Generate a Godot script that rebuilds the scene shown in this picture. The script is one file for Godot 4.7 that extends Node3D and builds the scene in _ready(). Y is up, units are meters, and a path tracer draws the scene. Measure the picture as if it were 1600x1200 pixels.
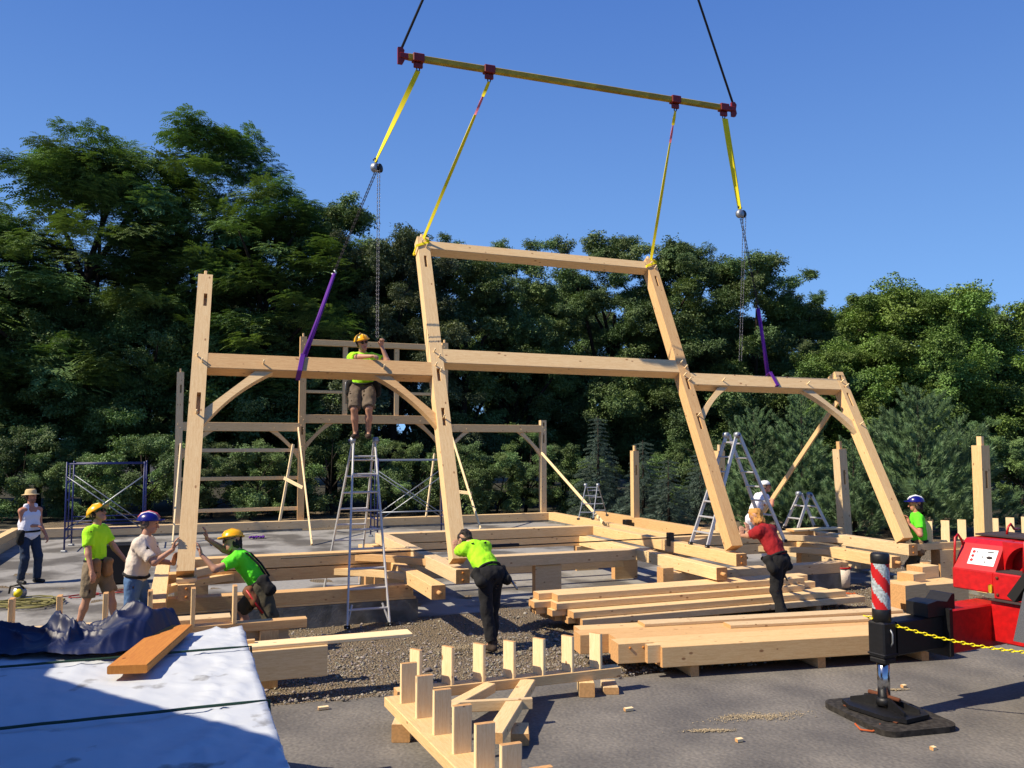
extends Node3D
# Timber frame raising: the place is laid out in building axes (u along the bents, w away from the road, y up).
const PHI := 0.371
var D := Vector3(cos(PHI), 0, -sin(PHI))
var W := Vector3(-sin(PHI), 0, -cos(PHI))
var O := Vector3(-3.931, 0, -10.64)
var rng := RandomNumberGenerator.new()
var M := {}
var used := {}
var noise := FastNoiseLite.new()
var fold_noise := FastNoiseLite.new()

func _ready():
	rng.seed = 71
	noise.seed = 5
	noise.frequency = 1.0
	fold_noise.seed = 12
	fold_noise.frequency = 1.0
	fold_noise.fractal_type = FastNoiseLite.FRACTAL_NONE
	var cam := Camera3D.new()
	cam.name = "camera"
	add_child(cam)
	cam.position = Vector3(0, 2.6, 0)
	cam.rotation_degrees = Vector3(4.08, 0, 0)
	cam.fov = 48.86
	cam.far = 900.0
	cam.current = true
	var env := Environment.new()
	env.background_mode = Environment.BG_SKY
	var sky := Sky.new()
	var sm := ProceduralSkyMaterial.new()
	sm.sky_top_color = Color(0.17, 0.315, 0.60)
	sm.sky_horizon_color = Color(0.50, 0.685, 0.885)
	sm.sky_curve = 0.22
	sm.sky_energy_multiplier = 1.0
	sm.ground_bottom_color = Color(0.2, 0.19, 0.17)
	sm.ground_horizon_color = Color(0.4, 0.45, 0.45)
	sky.sky_material = sm
	env.sky = sky
	env.tonemap_mode = Environment.TONE_MAPPER_LINEAR
	env.tonemap_exposure = 1.55
	env.sdfgi_enabled = true
	env.ssao_enabled = true
	env.ssil_enabled = true
	var we := WorldEnvironment.new()
	we.name = "environment"
	we.environment = env
	add_child(we)
	var sun := DirectionalLight3D.new()
	sun.name = "sun"
	add_child(sun)
	sun.light_energy = 1.5
	sun.light_color = Color(1.0, 0.94, 0.84)
	sun.light_angular_distance = 0.5
	sun.shadow_enabled = true
	# the sun stands to the left, a little behind the camera, 46 degrees up
	var to_sun := Vector3(-0.92 * cos(0.80), sin(0.80), 0.39 * cos(0.80)).normalized()
	sun.look_at_from_position(Vector3.ZERO, -to_sun, Vector3.UP)
	make_materials()
	build_ground()
	build_foundation()
	build_standing_bent()
	build_lying_bents()
	build_raised_bent()
	build_wing()
	build_rigging()
	build_trees()
	build_piles()
	build_wrapped_stack()
	build_crane()
	build_ladders()
	build_scaffolds()
	build_people()
	build_small_things()

# ---------- helpers ----------
func B(u: float, y: float, w: float) -> Vector3:
	return O + D * u + W * w + Vector3.UP * y

func bb() -> Basis:
	return Basis(D, Vector3.UP, -W)

func numbered(called: String, scope: String) -> String:
	var key := scope + "/" + called
	var n: int = used.get(key, 0)
	used[key] = n + 1
	return called if n == 0 else "%s_%03d" % [called, n]

func thing(called: String, label: String, category: String, at: Vector3, group := "", turn := 0.0) -> Node3D:
	var o := Node3D.new()
	o.name = numbered(called, "")
	add_child(o)
	o.position = at
	o.rotation.y = turn
	o.set_meta("label", label)
	o.set_meta("category", category)
	if group != "":
		o.set_meta("group", group)
	return o

func world_of(n: Node) -> Transform3D:
	var x := Transform3D()
	while n != self and n != null:
		if n is Node3D:
			x = (n as Node3D).transform * x
		n = n.get_parent()
	return x

# adds a mesh as a part under its thing; xf is given in world space
func part(parent: Node, called: String, mesh: Mesh, mats, xf := Transform3D()) -> MeshInstance3D:
	var o := MeshInstance3D.new()
	o.mesh = mesh
	o.name = numbered(called, str(parent.get_instance_id()) if parent != self else "")
	parent.add_child(o, true)
	o.transform = world_of(parent).affine_inverse() * xf if parent != self else xf
	if mats is Array:
		for i in mini(mats.size(), mesh.get_surface_count()):
			o.set_surface_override_material(i, mats[i])
	else:
		for i in mesh.get_surface_count():
			o.set_surface_override_material(i, mats)
	return o

func single(called: String, label: String, category: String, mesh: Mesh, mats, xf: Transform3D, group := "") -> MeshInstance3D:
	var o := part(self, called, mesh, mats, xf)
	o.set_meta("label", label)
	o.set_meta("category", category)
	if group != "":
		o.set_meta("group", group)
	return o

func structure(called: String, mesh: Mesh, mats, xf := Transform3D()) -> MeshInstance3D:
	var o := part(self, called, mesh, mats, xf)
	o.set_meta("kind", "structure")
	return o

func commit(v: PackedVector3Array, uv: PackedVector2Array, idx: PackedInt32Array, smooth := false, mesh: ArrayMesh = null, col := PackedColorArray()) -> ArrayMesh:
	# idx: triangles, counter-clockwise seen from outside; turned to Godot's clockwise here
	var st := SurfaceTool.new()
	st.begin(Mesh.PRIMITIVE_TRIANGLES)
	if smooth:
		st.set_smooth_group(0)
		for i in v.size():
			if uv.size():
				st.set_uv(uv[i])
			if col.size():
				st.set_color(col[i])
			st.add_vertex(v[i])
		for t in range(0, idx.size(), 3):
			st.add_index(idx[t]); st.add_index(idx[t + 2]); st.add_index(idx[t + 1])
	else:
		st.set_smooth_group(-1)
		for t in range(0, idx.size(), 3):
			for k in [0, 2, 1]:
				var i: int = idx[t + k]
				if uv.size():
					st.set_uv(uv[i])
				if col.size():
					st.set_color(col[i])
				st.add_vertex(v[i])
	st.generate_normals()
	return st.commit(mesh) if mesh != null else st.commit()

# a sawn piece: long axis local x, chamfered long edges; surface 0 its sides, surface 1 its two ends
func beam_mesh(l: float, h: float, t: float, b := 0.006) -> ArrayMesh:
	var ou := rng.randf() * 7.0
	var ov := rng.randf() * 7.0
	var ring := [Vector2(-h / 2, -t / 2 + b), Vector2(-h / 2, t / 2 - b), Vector2(-h / 2 + b, t / 2), Vector2(h / 2 - b, t / 2), Vector2(h / 2, t / 2 - b), Vector2(h / 2, -t / 2 + b), Vector2(h / 2 - b, -t / 2), Vector2(-h / 2 + b, -t / 2)]
	var v := PackedVector3Array(); var uv := PackedVector2Array(); var idx := PackedInt32Array()
	var run := 0.0
	for i in 8:
		var p: Vector2 = ring[i]; var q: Vector2 = ring[(i + 1) % 8]
		var n := v.size()
		var len2 := p.distance_to(q)
		for c in [[-l / 2, p, 0.0], [l / 2, p, 0.0], [l / 2, q, len2], [-l / 2, q, len2]]:
			v.append(Vector3(c[0], c[1].x, c[1].y))
			uv.append(Vector2((c[0] + ou) / 2.4, (run + c[2] + ov) / 0.6))
		idx.append_array([n, n + 1, n + 2, n, n + 2, n + 3])
		run += len2
	var m := commit(v, uv, idx)
	v = PackedVector3Array(); uv = PackedVector2Array(); idx = PackedInt32Array()
	for s in [-1, 1]:
		var n := v.size()
		for i in 8:
			v.append(Vector3(s * l / 2, ring[i].x, ring[i].y))
			uv.append(Vector2(ring[i].x + ou, ring[i].y + ov) * 2.0)
		for i in range(1, 7):
			if s > 0:
				idx.append_array([n, n + i + 1, n + i])
			else:
				idx.append_array([n, n + i, n + i + 1])
	return commit(v, uv, idx, false, m)

func along(p0: Vector3, p1: Vector3, up := Vector3.UP) -> Transform3D:
	var x := (p1 - p0).normalized()
	var z := x.cross(up)
	if z.length() < 0.001:
		z = x.cross(Vector3(0.3, 0, 1))
	z = z.normalized()
	var y := z.cross(x)
	return Transform3D(Basis(x, y, z), (p0 + p1) / 2)

# a timber from p0 to p1: h measured along "up", t across
func timber(parent: Node, called: String, p0: Vector3, p1: Vector3, h: float, t: float, mats = null, up := Vector3.UP) -> MeshInstance3D:
	return part(parent, called, beam_mesh(p0.distance_to(p1), h, t), mats if mats != null else wood(), along(p0, p1, up))

func wood() -> Array:
	return [M["fir%d" % [0, 2, 4, 0, 2, 1, 4][rng.randi() % 7]], M.endgrain]

func box_mesh(sx: float, sy: float, sz: float, b := 0.01) -> ArrayMesh:
	# box with all edges chamfered
	var v := PackedVector3Array(); var uv := PackedVector2Array(); var idx := PackedInt32Array()
	var hs := Vector3(sx, sy, sz) / 2
	var f := func(pts: Array, want: Vector3):
		var n := v.size()
		var nor: Vector3 = (pts[1] - pts[0]).cross(pts[2] - pts[0])
		if nor.dot(want) < 0:
			pts.reverse()
		for p in pts:
			v.append(p)
			var a := want.abs()
			uv.append(Vector2(p.x, p.y) if a.z >= a.x and a.z >= a.y else (Vector2(p.z, p.y) if a.x >= a.y else Vector2(p.x, p.z)))
		for i in range(1, pts.size() - 1):
			idx.append_array([n, n + i, n + i + 1])
	for ax in 3:
		var a1 := (ax + 1) % 3; var a2 := (ax + 2) % 3
		for s in [-1.0, 1.0]:
			var pts := []
			for c in [[-1, -1], [1, -1], [1, 1], [-1, 1]]:
				var p := Vector3()
				p[ax] = s * hs[ax]; p[a1] = c[0] * (hs[a1] - b); p[a2] = c[1] * (hs[a2] - b)
				pts.append(p)
			var want := Vector3(); want[ax] = s
			f.call(pts, want)
		for s1 in [-1.0, 1.0]:
			for s2 in [-1.0, 1.0]:
				var pts := []
				for e in [-1.0, 1.0]:
					var p := Vector3(); p[ax] = e * (hs[ax] - b); p[a1] = s1 * hs[a1]; p[a2] = s2 * (hs[a2] - b); pts.append(p)
				for e in [1.0, -1.0]:
					var p := Vector3(); p[ax] = e * (hs[ax] - b); p[a1] = s1 * (hs[a1] - b); p[a2] = s2 * hs[a2]; pts.append(p)
				var want := Vector3(); want[a1] = s1; want[a2] = s2
				f.call(pts, want)
	for sx_ in [-1.0, 1.0]:
		for sy_ in [-1.0, 1.0]:
			for sz_ in [-1.0, 1.0]:
				var s := Vector3(sx_, sy_, sz_)
				f.call([s * Vector3(hs.x, hs.y - b, hs.z - b), s * Vector3(hs.x - b, hs.y, hs.z - b), s * Vector3(hs.x - b, hs.y - b, hs.z)], s)
	return commit(v, uv, idx)

func at(p: Vector3, turn := 0.0) -> Transform3D:
	return Transform3D(Basis(Vector3.UP, turn), p)

func in_building(p: Vector3) -> Transform3D:
	return Transform3D(bb(), p)

# polygon (x, y) pushed out along z by depth, centred on z = 0
func extrude(poly: PackedVector2Array, depth: float) -> ArrayMesh:
	if Geometry2D.is_polygon_clockwise(poly):
		poly = poly.duplicate()
		poly.reverse()
	var v := PackedVector3Array(); var uv := PackedVector2Array(); var idx := PackedInt32Array()
	var ou := rng.randf() * 5
	var run := 0.0
	for i in poly.size():
		var p := poly[i]; var q := poly[(i + 1) % poly.size()]
		var n := v.size()
		var l := p.distance_to(q)
		for c in [[p, depth / 2, 0.0], [p, -depth / 2, 0.0], [q, -depth / 2, l], [q, depth / 2, l]]:
			v.append(Vector3(c[0].x, c[0].y, c[1])); uv.append(Vector2((run + c[2] + ou) / 2.4, c[1] / 0.6))
		idx.append_array([n, n + 1, n + 2, n, n + 2, n + 3])
		run += l
	var tri := Geometry2D.triangulate_polygon(poly)
	for s in [1, -1]:
		var n := v.size()
		for p in poly:
			v.append(Vector3(p.x, p.y, s * depth / 2)); uv.append(Vector2((p.x + ou) / 2.4, p.y / 0.6))
		for t in range(0, tri.size(), 3):
			var a := tri[t]; var b := tri[t + 1]; var c := tri[t + 2]
			var ccw: bool = (poly[b] - poly[a]).cross(poly[c] - poly[a]) > 0
			if ccw == (s > 0):
				idx.append_array([n + a, n + b, n + c])
			else:
				idx.append_array([n + a, n + c, n + b])
	return commit(v, uv, idx)

# round bar through points
func tube(pts: Array, r, sides := 8, caps := true, mesh: ArrayMesh = null) -> ArrayMesh:
	var v := PackedVector3Array(); var uv := PackedVector2Array(); var idx := PackedInt32Array()
	var ref := Vector3.UP
	var run := 0.0
	for i in pts.size():
		var d: Vector3 = (pts[mini(i + 1, pts.size() - 1)] - pts[maxi(i - 1, 0)]).normalized()
		if i == 0:
			ref = Vector3.UP if absf(d.y) < 0.9 else Vector3.RIGHT
		var a := d.cross(ref).normalized()
		ref = a.cross(d).normalized()
		if i > 0:
			run += pts[i].distance_to(pts[i - 1])
		var rad: float = r[i] if r is Array else r
		for k in sides:
			var t := TAU * k / sides
			v.append(pts[i] + (a * cos(t) + ref * sin(t)) * rad); uv.append(Vector2(run, float(k) / sides))
	for i in pts.size() - 1:
		for k in sides:
			var p := i * sides + k; var q := i * sides + (k + 1) % sides
			idx.append_array([p, q, q + sides, p, q + sides, p + sides])
	if caps:
		for e in [0, pts.size() - 1]:
			var c := v.size()
			v.append(pts[e]); uv.append(Vector2.ZERO)
			for k in sides:
				var p: int = e * sides + k; var q: int = e * sides + (k + 1) % sides
				if e == 0:
					idx.append_array([c, q, p])
				else:
					idx.append_array([c, p, q])
	return commit(v, uv, idx, true, mesh)

func lathe(profile: Array, sides := 20) -> ArrayMesh:
	var v := PackedVector3Array(); var uv := PackedVector2Array(); var idx := PackedInt32Array()
	for i in profile.size() - 1:
		var n := v.size()
		for j in 2:
			for k in sides + 1:
				var t := TAU * k / sides
				var p: Vector2 = profile[i + j]
				v.append(Vector3(p.x * cos(t), p.y, -p.x * sin(t))); uv.append(Vector2(float(k) / sides, p.y))
		for k in sides:
			idx.append_array([n + k, n + k + 1, n + sides + 2 + k, n + k, n + sides + 2 + k, n + sides + 1 + k])
	return commit(v, uv, idx, true)

func join(list: Array) -> ArrayMesh:
	# list of [mesh, transform]; every surface joined into one
	var st := SurfaceTool.new()
	st.begin(Mesh.PRIMITIVE_TRIANGLES)
	for e in list:
		for s in e[0].get_surface_count():
			st.append_from(e[0], s, e[1])
	return st.commit()

# ---------- materials ----------
func mat(c: Color, rough := 0.7, metal := 0.0) -> StandardMaterial3D:
	var m := StandardMaterial3D.new()
	m.albedo_color = c
	m.roughness = rough
	m.metallic = metal
	return m

func noise_tex(freq: float, a: Color, b: Color, octaves := 4, size := 512, kind := FastNoiseLite.TYPE_SIMPLEX_SMOOTH, lo := 0.3, hi := 0.7) -> NoiseTexture2D:
	var n := FastNoiseLite.new()
	n.noise_type = kind
	n.frequency = freq
	n.fractal_octaves = octaves
	n.seed = rng.randi() % 1000
	var t := NoiseTexture2D.new()
	t.width = size; t.height = size
	t.seamless = true
	t.noise = n
	var g := Gradient.new()
	g.set_color(0, a); g.set_color(1, b)
	g.set_offset(0, lo); g.set_offset(1, hi)
	t.color_ramp = g
	return t

func noise_normal(freq: float, strength: float, octaves := 4, size := 512) -> NoiseTexture2D:
	var n := FastNoiseLite.new()
	n.frequency = freq
	n.fractal_octaves = octaves
	var t := NoiseTexture2D.new()
	t.width = size; t.height = size
	t.seamless = true
	t.as_normal_map = true
	t.bump_strength = strength
	t.noise = n
	return t

func tri(c: Color, tex: Texture2D, scale: float, rough := 0.8, normal: Texture2D = null, nscale := 0.5) -> StandardMaterial3D:
	var m := mat(c, rough)
	m.albedo_texture = tex
	m.uv1_triplanar = true
	m.uv1_world_triplanar = true
	m.uv1_scale = Vector3.ONE * scale
	if normal != null:
		m.normal_enabled = true
		m.normal_texture = normal
		m.normal_scale = nscale
	return m

func wood_image(base: Color, dark: Color, knots: int, sd: int) -> ImageTexture:
	var wd := 1024; var ht := 256
	var n := FastNoiseLite.new()
	n.seed = sd; n.frequency = 1.0; n.fractal_octaves = 2
	var r := RandomNumberGenerator.new(); r.seed = sd
	var kn := []
	for i in knots:
		kn.append(Vector3(r.randf() * wd, r.randf() * ht, r.randf_range(3.0, 7.0)))
	var img := Image.create(wd, ht, false, Image.FORMAT_RGB8)
	for y in ht:
		for x in wd:
			var warp := 0.0; var kd := 0.0
			for k in kn:
				var dx: float = absf(x - k.x); dx = minf(dx, wd - dx)
				if dx > 90: continue
				var dy: float = y - k.y
				if dy > ht / 2.0: dy -= ht
				elif dy < -ht / 2.0: dy += ht
				if absf(dy) > 60: continue
				var q: float = sqrt(dx * dx * 0.3 + dy * dy) / k.z
				warp += signf(dy) * 9.0 * exp(-q * 0.55) * exp(-dx * 0.02)
				kd = maxf(kd, 1.0 - smoothstep(0.55, 1.25, q))
			var yy := (y + warp)
			var ca := cos(TAU * x / wd); var sa := sin(TAU * x / wd)
			var a := n.get_noise_3d(ca * 1.3, sa * 1.3, yy * 0.11)
			var b := n.get_noise_3d(ca * 9.0 + 30.0, sa * 9.0, yy * 0.42)
			var t := 0.5 + 0.5 * sin(yy * 0.55 + a * 7.0)
			t = clampf(t * 0.34 + b * 0.35 + a * 0.3 + 0.14, 0, 1)
			var c := base.lerp(dark, t)
			if kd > 0.0:
				c = c.lerp(Color(0.42, 0.25, 0.13), kd * 0.62)
			img.set_pixel(x, y, c)
	return ImageTexture.create_from_image(img)

func make_materials():
	var tints := [[Color(0.865, 0.735, 0.53), Color(0.775, 0.61, 0.40)], [Color(0.825, 0.68, 0.47), Color(0.72, 0.54, 0.345)], [Color(0.885, 0.77, 0.575), Color(0.80, 0.645, 0.44)], [Color(0.84, 0.69, 0.49), Color(0.74, 0.565, 0.37)], [Color(0.83, 0.735, 0.575), Color(0.725, 0.605, 0.44)]]
	for i in 5:
		var m := mat(Color.WHITE, 0.72)
		m.albedo_texture = wood_image(tints[i][0], tints[i][1], [9, 12, 7, 10, 14][i], 11 + i)
		M["fir%d" % i] = m
	M.spruce = mat(Color.WHITE, 0.75)
	M.spruce.albedo_texture = wood_image(Color(0.95, 0.86, 0.68), Color(0.88, 0.75, 0.54), 9, 31)
	M.endgrain = mat(Color(0.78, 0.595, 0.385), 0.85)
	M.endgrain.albedo_texture = noise_tex(0.05, Color(0.92, 0.92, 0.92), Color(1, 1, 1), 4, 256)
	M.old_wood = mat(Color(0.92, 0.74, 0.46), 0.8)
	M.old_wood.albedo_texture = M.fir1.albedo_texture
	M.weathered = mat(Color(0.66, 0.62, 0.52), 0.9)
	M.weathered.albedo_texture = M.fir1.albedo_texture
	M.asphalt = tri(Color(0.485, 0.472, 0.452), noise_tex(0.008, Color(0.76, 0.76, 0.77), Color(1, 0.99, 0.97), 7, 1024, FastNoiseLite.TYPE_SIMPLEX_SMOOTH, 0.15, 0.85), 0.11, 0.95, noise_normal(0.35, 3.0, 3), 0.22)
	M.asphalt.detail_enabled = true
	M.asphalt.detail_blend_mode = BaseMaterial3D.BLEND_MODE_MUL
	M.asphalt.detail_albedo = noise_tex(0.45, Color(0.86, 0.86, 0.86), Color(1, 1, 1), 2, 512)
	M.gravel = tri(Color(0.60, 0.535, 0.435), noise_tex(0.09, Color(0.55, 0.54, 0.52), Color(1, 1, 1), 5, 1024), 0.45, 0.95, noise_normal(0.12, 14.0, 4), 1.0)
	M.stone = mat(Color(1, 1, 1), 0.95)
	M.stone.vertex_color_use_as_albedo = true
	M.concrete = tri(Color(0.54, 0.535, 0.52), noise_tex(0.004, Color(0.62, 0.61, 0.60), Color(1.0, 1.0, 1.0), 6, 1024, FastNoiseLite.TYPE_SIMPLEX_SMOOTH, 0.30, 0.62), 0.12, 0.85, noise_normal(0.1, 2.0), 0.3)
	M.wall_concrete = tri(Color(0.47, 0.47, 0.45), noise_tex(0.012, Color(0.74, 0.73, 0.7), Color(1.0, 1.0, 1.0), 6, 512), 0.5, 0.9, noise_normal(0.1, 3.0), 0.4)
	M.forest_floor = tri(Color(0.22, 0.21, 0.13), noise_tex(0.05, Color(0.4, 0.42, 0.3), Color(1, 1, 1), 5, 512), 0.2, 1.0)
	M.grass = mat(Color.WHITE, 0.9)
	M.grass.vertex_color_use_as_albedo = true
	M.alu = mat(Color(0.74, 0.74, 0.74), 0.48, 0.45)
	M.steel = mat(Color(0.5, 0.5, 0.51), 0.35, 0.9)
	M.galv = mat(Color(0.62, 0.64, 0.66), 0.5, 0.7)
	M.scaffold_blue = mat(Color(0.07, 0.13, 0.36), 0.45)
	M.black = mat(Color(0.045, 0.046, 0.05), 0.5)
	M.black_cloth = tri(Color(0.055, 0.055, 0.06), noise_tex(0.1, Color(0.7, 0.7, 0.7), Color(1, 1, 1)), 3.0, 0.9)
	M.rubber = mat(Color(0.06, 0.058, 0.055), 0.75)
	M.chrome = mat(Color(0.72, 0.73, 0.75), 0.16, 1.0)
	M.crane_red = tri(Color(0.76, 0.05, 0.06), noise_tex(0.02, Color(0.86, 0.84, 0.84), Color(1, 1, 1), 5, 512), 1.2, 0.38)
	M.crane_red.clearcoat_enabled = true
	M.crane_red.clearcoat = 0.3
	M.crane_dark = tri(Color(0.075, 0.075, 0.085), noise_tex(0.03, Color(0.7, 0.68, 0.66), Color(1, 1, 1), 5, 512), 1.5, 0.5)
	M.tread = tri(Color(0.27, 0.21, 0.21), noise_tex(0.3, Color(0.6, 0.6, 0.6), Color(1, 1, 1), 2, 256), 2.0, 0.9)
	M.diamond = mat(Color(0.6, 0.61, 0.63), 0.42, 0.6)
	M.diamond.albedo_texture = noise_tex(0.2, Color(0.6, 0.6, 0.62), Color(1, 1, 1), 2, 256)
	M.diamond.uv1_triplanar = true
	M.diamond.uv1_scale = Vector3.ONE * 4
	M.white_paint = mat(Color(0.86, 0.87, 0.88), 0.6)
	M.stripe_red = mat(Color(0.72, 0.07, 0.08), 0.5)
	M.stripe_white = tri(Color(0.72, 0.76, 0.77), noise_tex(0.04, Color(0.75, 0.75, 0.75), Color(1, 1, 1), 4, 256), 3.0, 0.5)
	M.pad = tri(Color(0.20, 0.185, 0.165), noise_tex(0.03, Color(0.55, 0.52, 0.48), Color(1, 1, 1), 5, 512), 0.9, 0.9)
	M.rust = mat(Color(0.36, 0.19, 0.09), 0.9)
	M.rope_orange = mat(Color(0.66, 0.31, 0.13), 0.9)
	M.bar_yellow = tri(Color(0.72, 0.62, 0.10), noise_tex(0.01, Color(0.78, 0.76, 0.66), Color(1, 1, 1), 5, 256), 1.0, 0.55)
	M.bar_red = mat(Color(0.46, 0.035, 0.055), 0.5)
	M.sling_yellow = mat(Color(0.9, 0.83, 0.05), 0.8)
	M.sling_purple = mat(Color(0.33, 0.05, 0.52), 0.8)
	M.sling_pink = mat(Color(0.85, 0.45, 0.5), 0.8)
	M.cable = mat(Color(0.16, 0.155, 0.15), 0.6, 0.4)
	M.chain_yellow = mat(Color(0.93, 0.85, 0.06), 0.45)
	M.wrap = tri(Color(0.74, 0.765, 0.79), noise_tex(0.006, Color(0.91, 0.91, 0.90), Color(1, 1, 1), 6, 1024, FastNoiseLite.TYPE_SIMPLEX_SMOOTH, 0.2, 0.7), 0.4, 0.6, noise_normal(0.01, 4.0, 5), 0.25)
	M.wrap.albedo_texture = noise_tex(0.005, Color(0.50, 0.47, 0.43), Color(1, 1, 1), 7, 1024, FastNoiseLite.TYPE_SIMPLEX_SMOOTH, 0.06, 0.27)
	M.band_green = mat(Color(0.05, 0.2, 0.13), 0.5)
	M.tarp = tri(Color(0.025, 0.085, 0.25), noise_tex(0.3, Color(0.8, 0.8, 0.85), Color(1, 1, 1), 2, 256), 4.0, 0.5)
	M.tarp_grey = mat(Color(0.62, 0.65, 0.70), 0.5)
	M.black_sheet = mat(Color(0.03, 0.03, 0.033), 0.55)
	M.lime = mat(Color(0.63, 0.92, 0.09), 0.85)
	M.lime_green = mat(Color(0.36, 0.90, 0.12), 0.85)
	M.red_shirt = mat(Color(0.55, 0.035, 0.07), 0.9)
	M.cream_shirt = mat(Color(0.80, 0.75, 0.69), 0.9)
	M.white_cloth = mat(Color(0.86, 0.86, 0.9), 0.9)
	M.khaki = mat(Color(0.47, 0.42, 0.34), 0.95)
	M.olive = mat(Color(0.27, 0.25, 0.19), 0.95)
	M.grey_short = mat(Color(0.38, 0.335, 0.29), 0.95)
	M.jeans = mat(Color(0.28, 0.40, 0.55), 0.95)
	M.jeans_dark = mat(Color(0.13, 0.19, 0.28), 0.95)
	M.charcoal = mat(Color(0.07, 0.07, 0.08), 0.95)
	for c in ["lime", "lime_green", "red_shirt", "cream_shirt", "white_cloth", "khaki", "olive", "grey_short", "jeans", "jeans_dark", "charcoal"]:
		var m: StandardMaterial3D = M[c]
		m.normal_enabled = true
		m.normal_texture = noise_normal(0.02, 5.0, 3, 256) if not M.has("cloth_n") else M.cloth_n
		M.cloth_n = m.normal_texture
		m.normal_scale = 0.7
		m.uv1_triplanar = true
		m.uv1_scale = Vector3.ONE * 3.0
	M.skin = mat(Color.WHITE, 0.6)
	M.skin.vertex_color_use_as_albedo = true
	M.hair_brown = mat(Color(0.12, 0.075, 0.05), 0.8)
	M.hair_blond = mat(Color(0.72, 0.52, 0.25), 0.75)
	M.hair_grey = mat(Color(0.33, 0.30, 0.27), 0.8)
	M.hat_yellow = mat(Color(0.93, 0.68, 0.02), 0.3)
	M.hat_blue = mat(Color(0.05, 0.06, 0.42), 0.28)
	M.hat_stripe = mat(Color(0.75, 0.35, 0.38), 0.35)
	M.straw = mat(Color(0.78, 0.68, 0.5), 0.9)
	M.leather = mat(Color(0.42, 0.25, 0.13), 0.8)
	M.canvas = mat(Color(0.55, 0.42, 0.28), 0.9)
	M.boot = mat(Color(0.20, 0.15, 0.11), 0.85)
	M.glass_dark = mat(Color(0.02, 0.02, 0.025), 0.15)
	M.visor_green = mat(Color(0.03, 0.3, 0.14), 0.4)
	M.tool_red = mat(Color(0.65, 0.03, 0.05), 0.45)
	M.tool_yellow = mat(Color(0.88, 0.8, 0.05), 0.5)
	M.hose = mat(Color(0.45, 0.43, 0.22), 0.7)
	M.cord_red = mat(Color(0.5, 0.08, 0.09), 0.7)
	M.sawdust = tri(Color(0.74, 0.67, 0.54), noise_tex(0.1, Color(0.7, 0.7, 0.7), Color(1, 1, 1), 4, 256), 2.0, 1.0)
	M.bark = tri(Color(0.20, 0.165, 0.135), noise_tex(0.06, Color(0.5, 0.5, 0.5), Color(1, 1, 1), 5, 256), 1.0, 1.0)
	for k in [["leaf_broad", 0.6], ["leaf_feather", 0.65], ["needle", 0.25]]:
		var m := mat(Color.WHITE, 0.6)
		m.vertex_color_use_as_albedo = true
		m.cull_mode = BaseMaterial3D.CULL_DISABLED
		m.backlight_enabled = true
		m.backlight = Color(1.0, 1.0, 0.6) * float(k[1])
		M[k[0]] = m

# ---------- the ground ----------
func sheet(x0: float, x1: float, z0: float, z1: float, nx: int, nz: int, f: Callable) -> ArrayMesh:
	var v := PackedVector3Array(); var uv := PackedVector2Array(); var idx := PackedInt32Array()
	for j in nz + 1:
		for i in nx + 1:
			var x := lerpf(x0, x1, float(i) / nx); var z := lerpf(z0, z1, float(j) / nz)
			v.append(f.call(x, z)); uv.append(Vector2(x, z))
	for j in nz:
		for i in nx:
			var a := j * (nx + 1) + i
			idx.append_array([a, a + nx + 1, a + nx + 2, a, a + nx + 2, a + 1])
	return commit(v, uv, idx, true)

func road_edge(x: float) -> float:
	return -8.9 - (x + 1.85) * 0.3 + 0.10 * noise.get_noise_2d(x * 1.3, 3.0) + 0.05 * noise.get_noise_2d(x * 6.0, 9.0)

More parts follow.
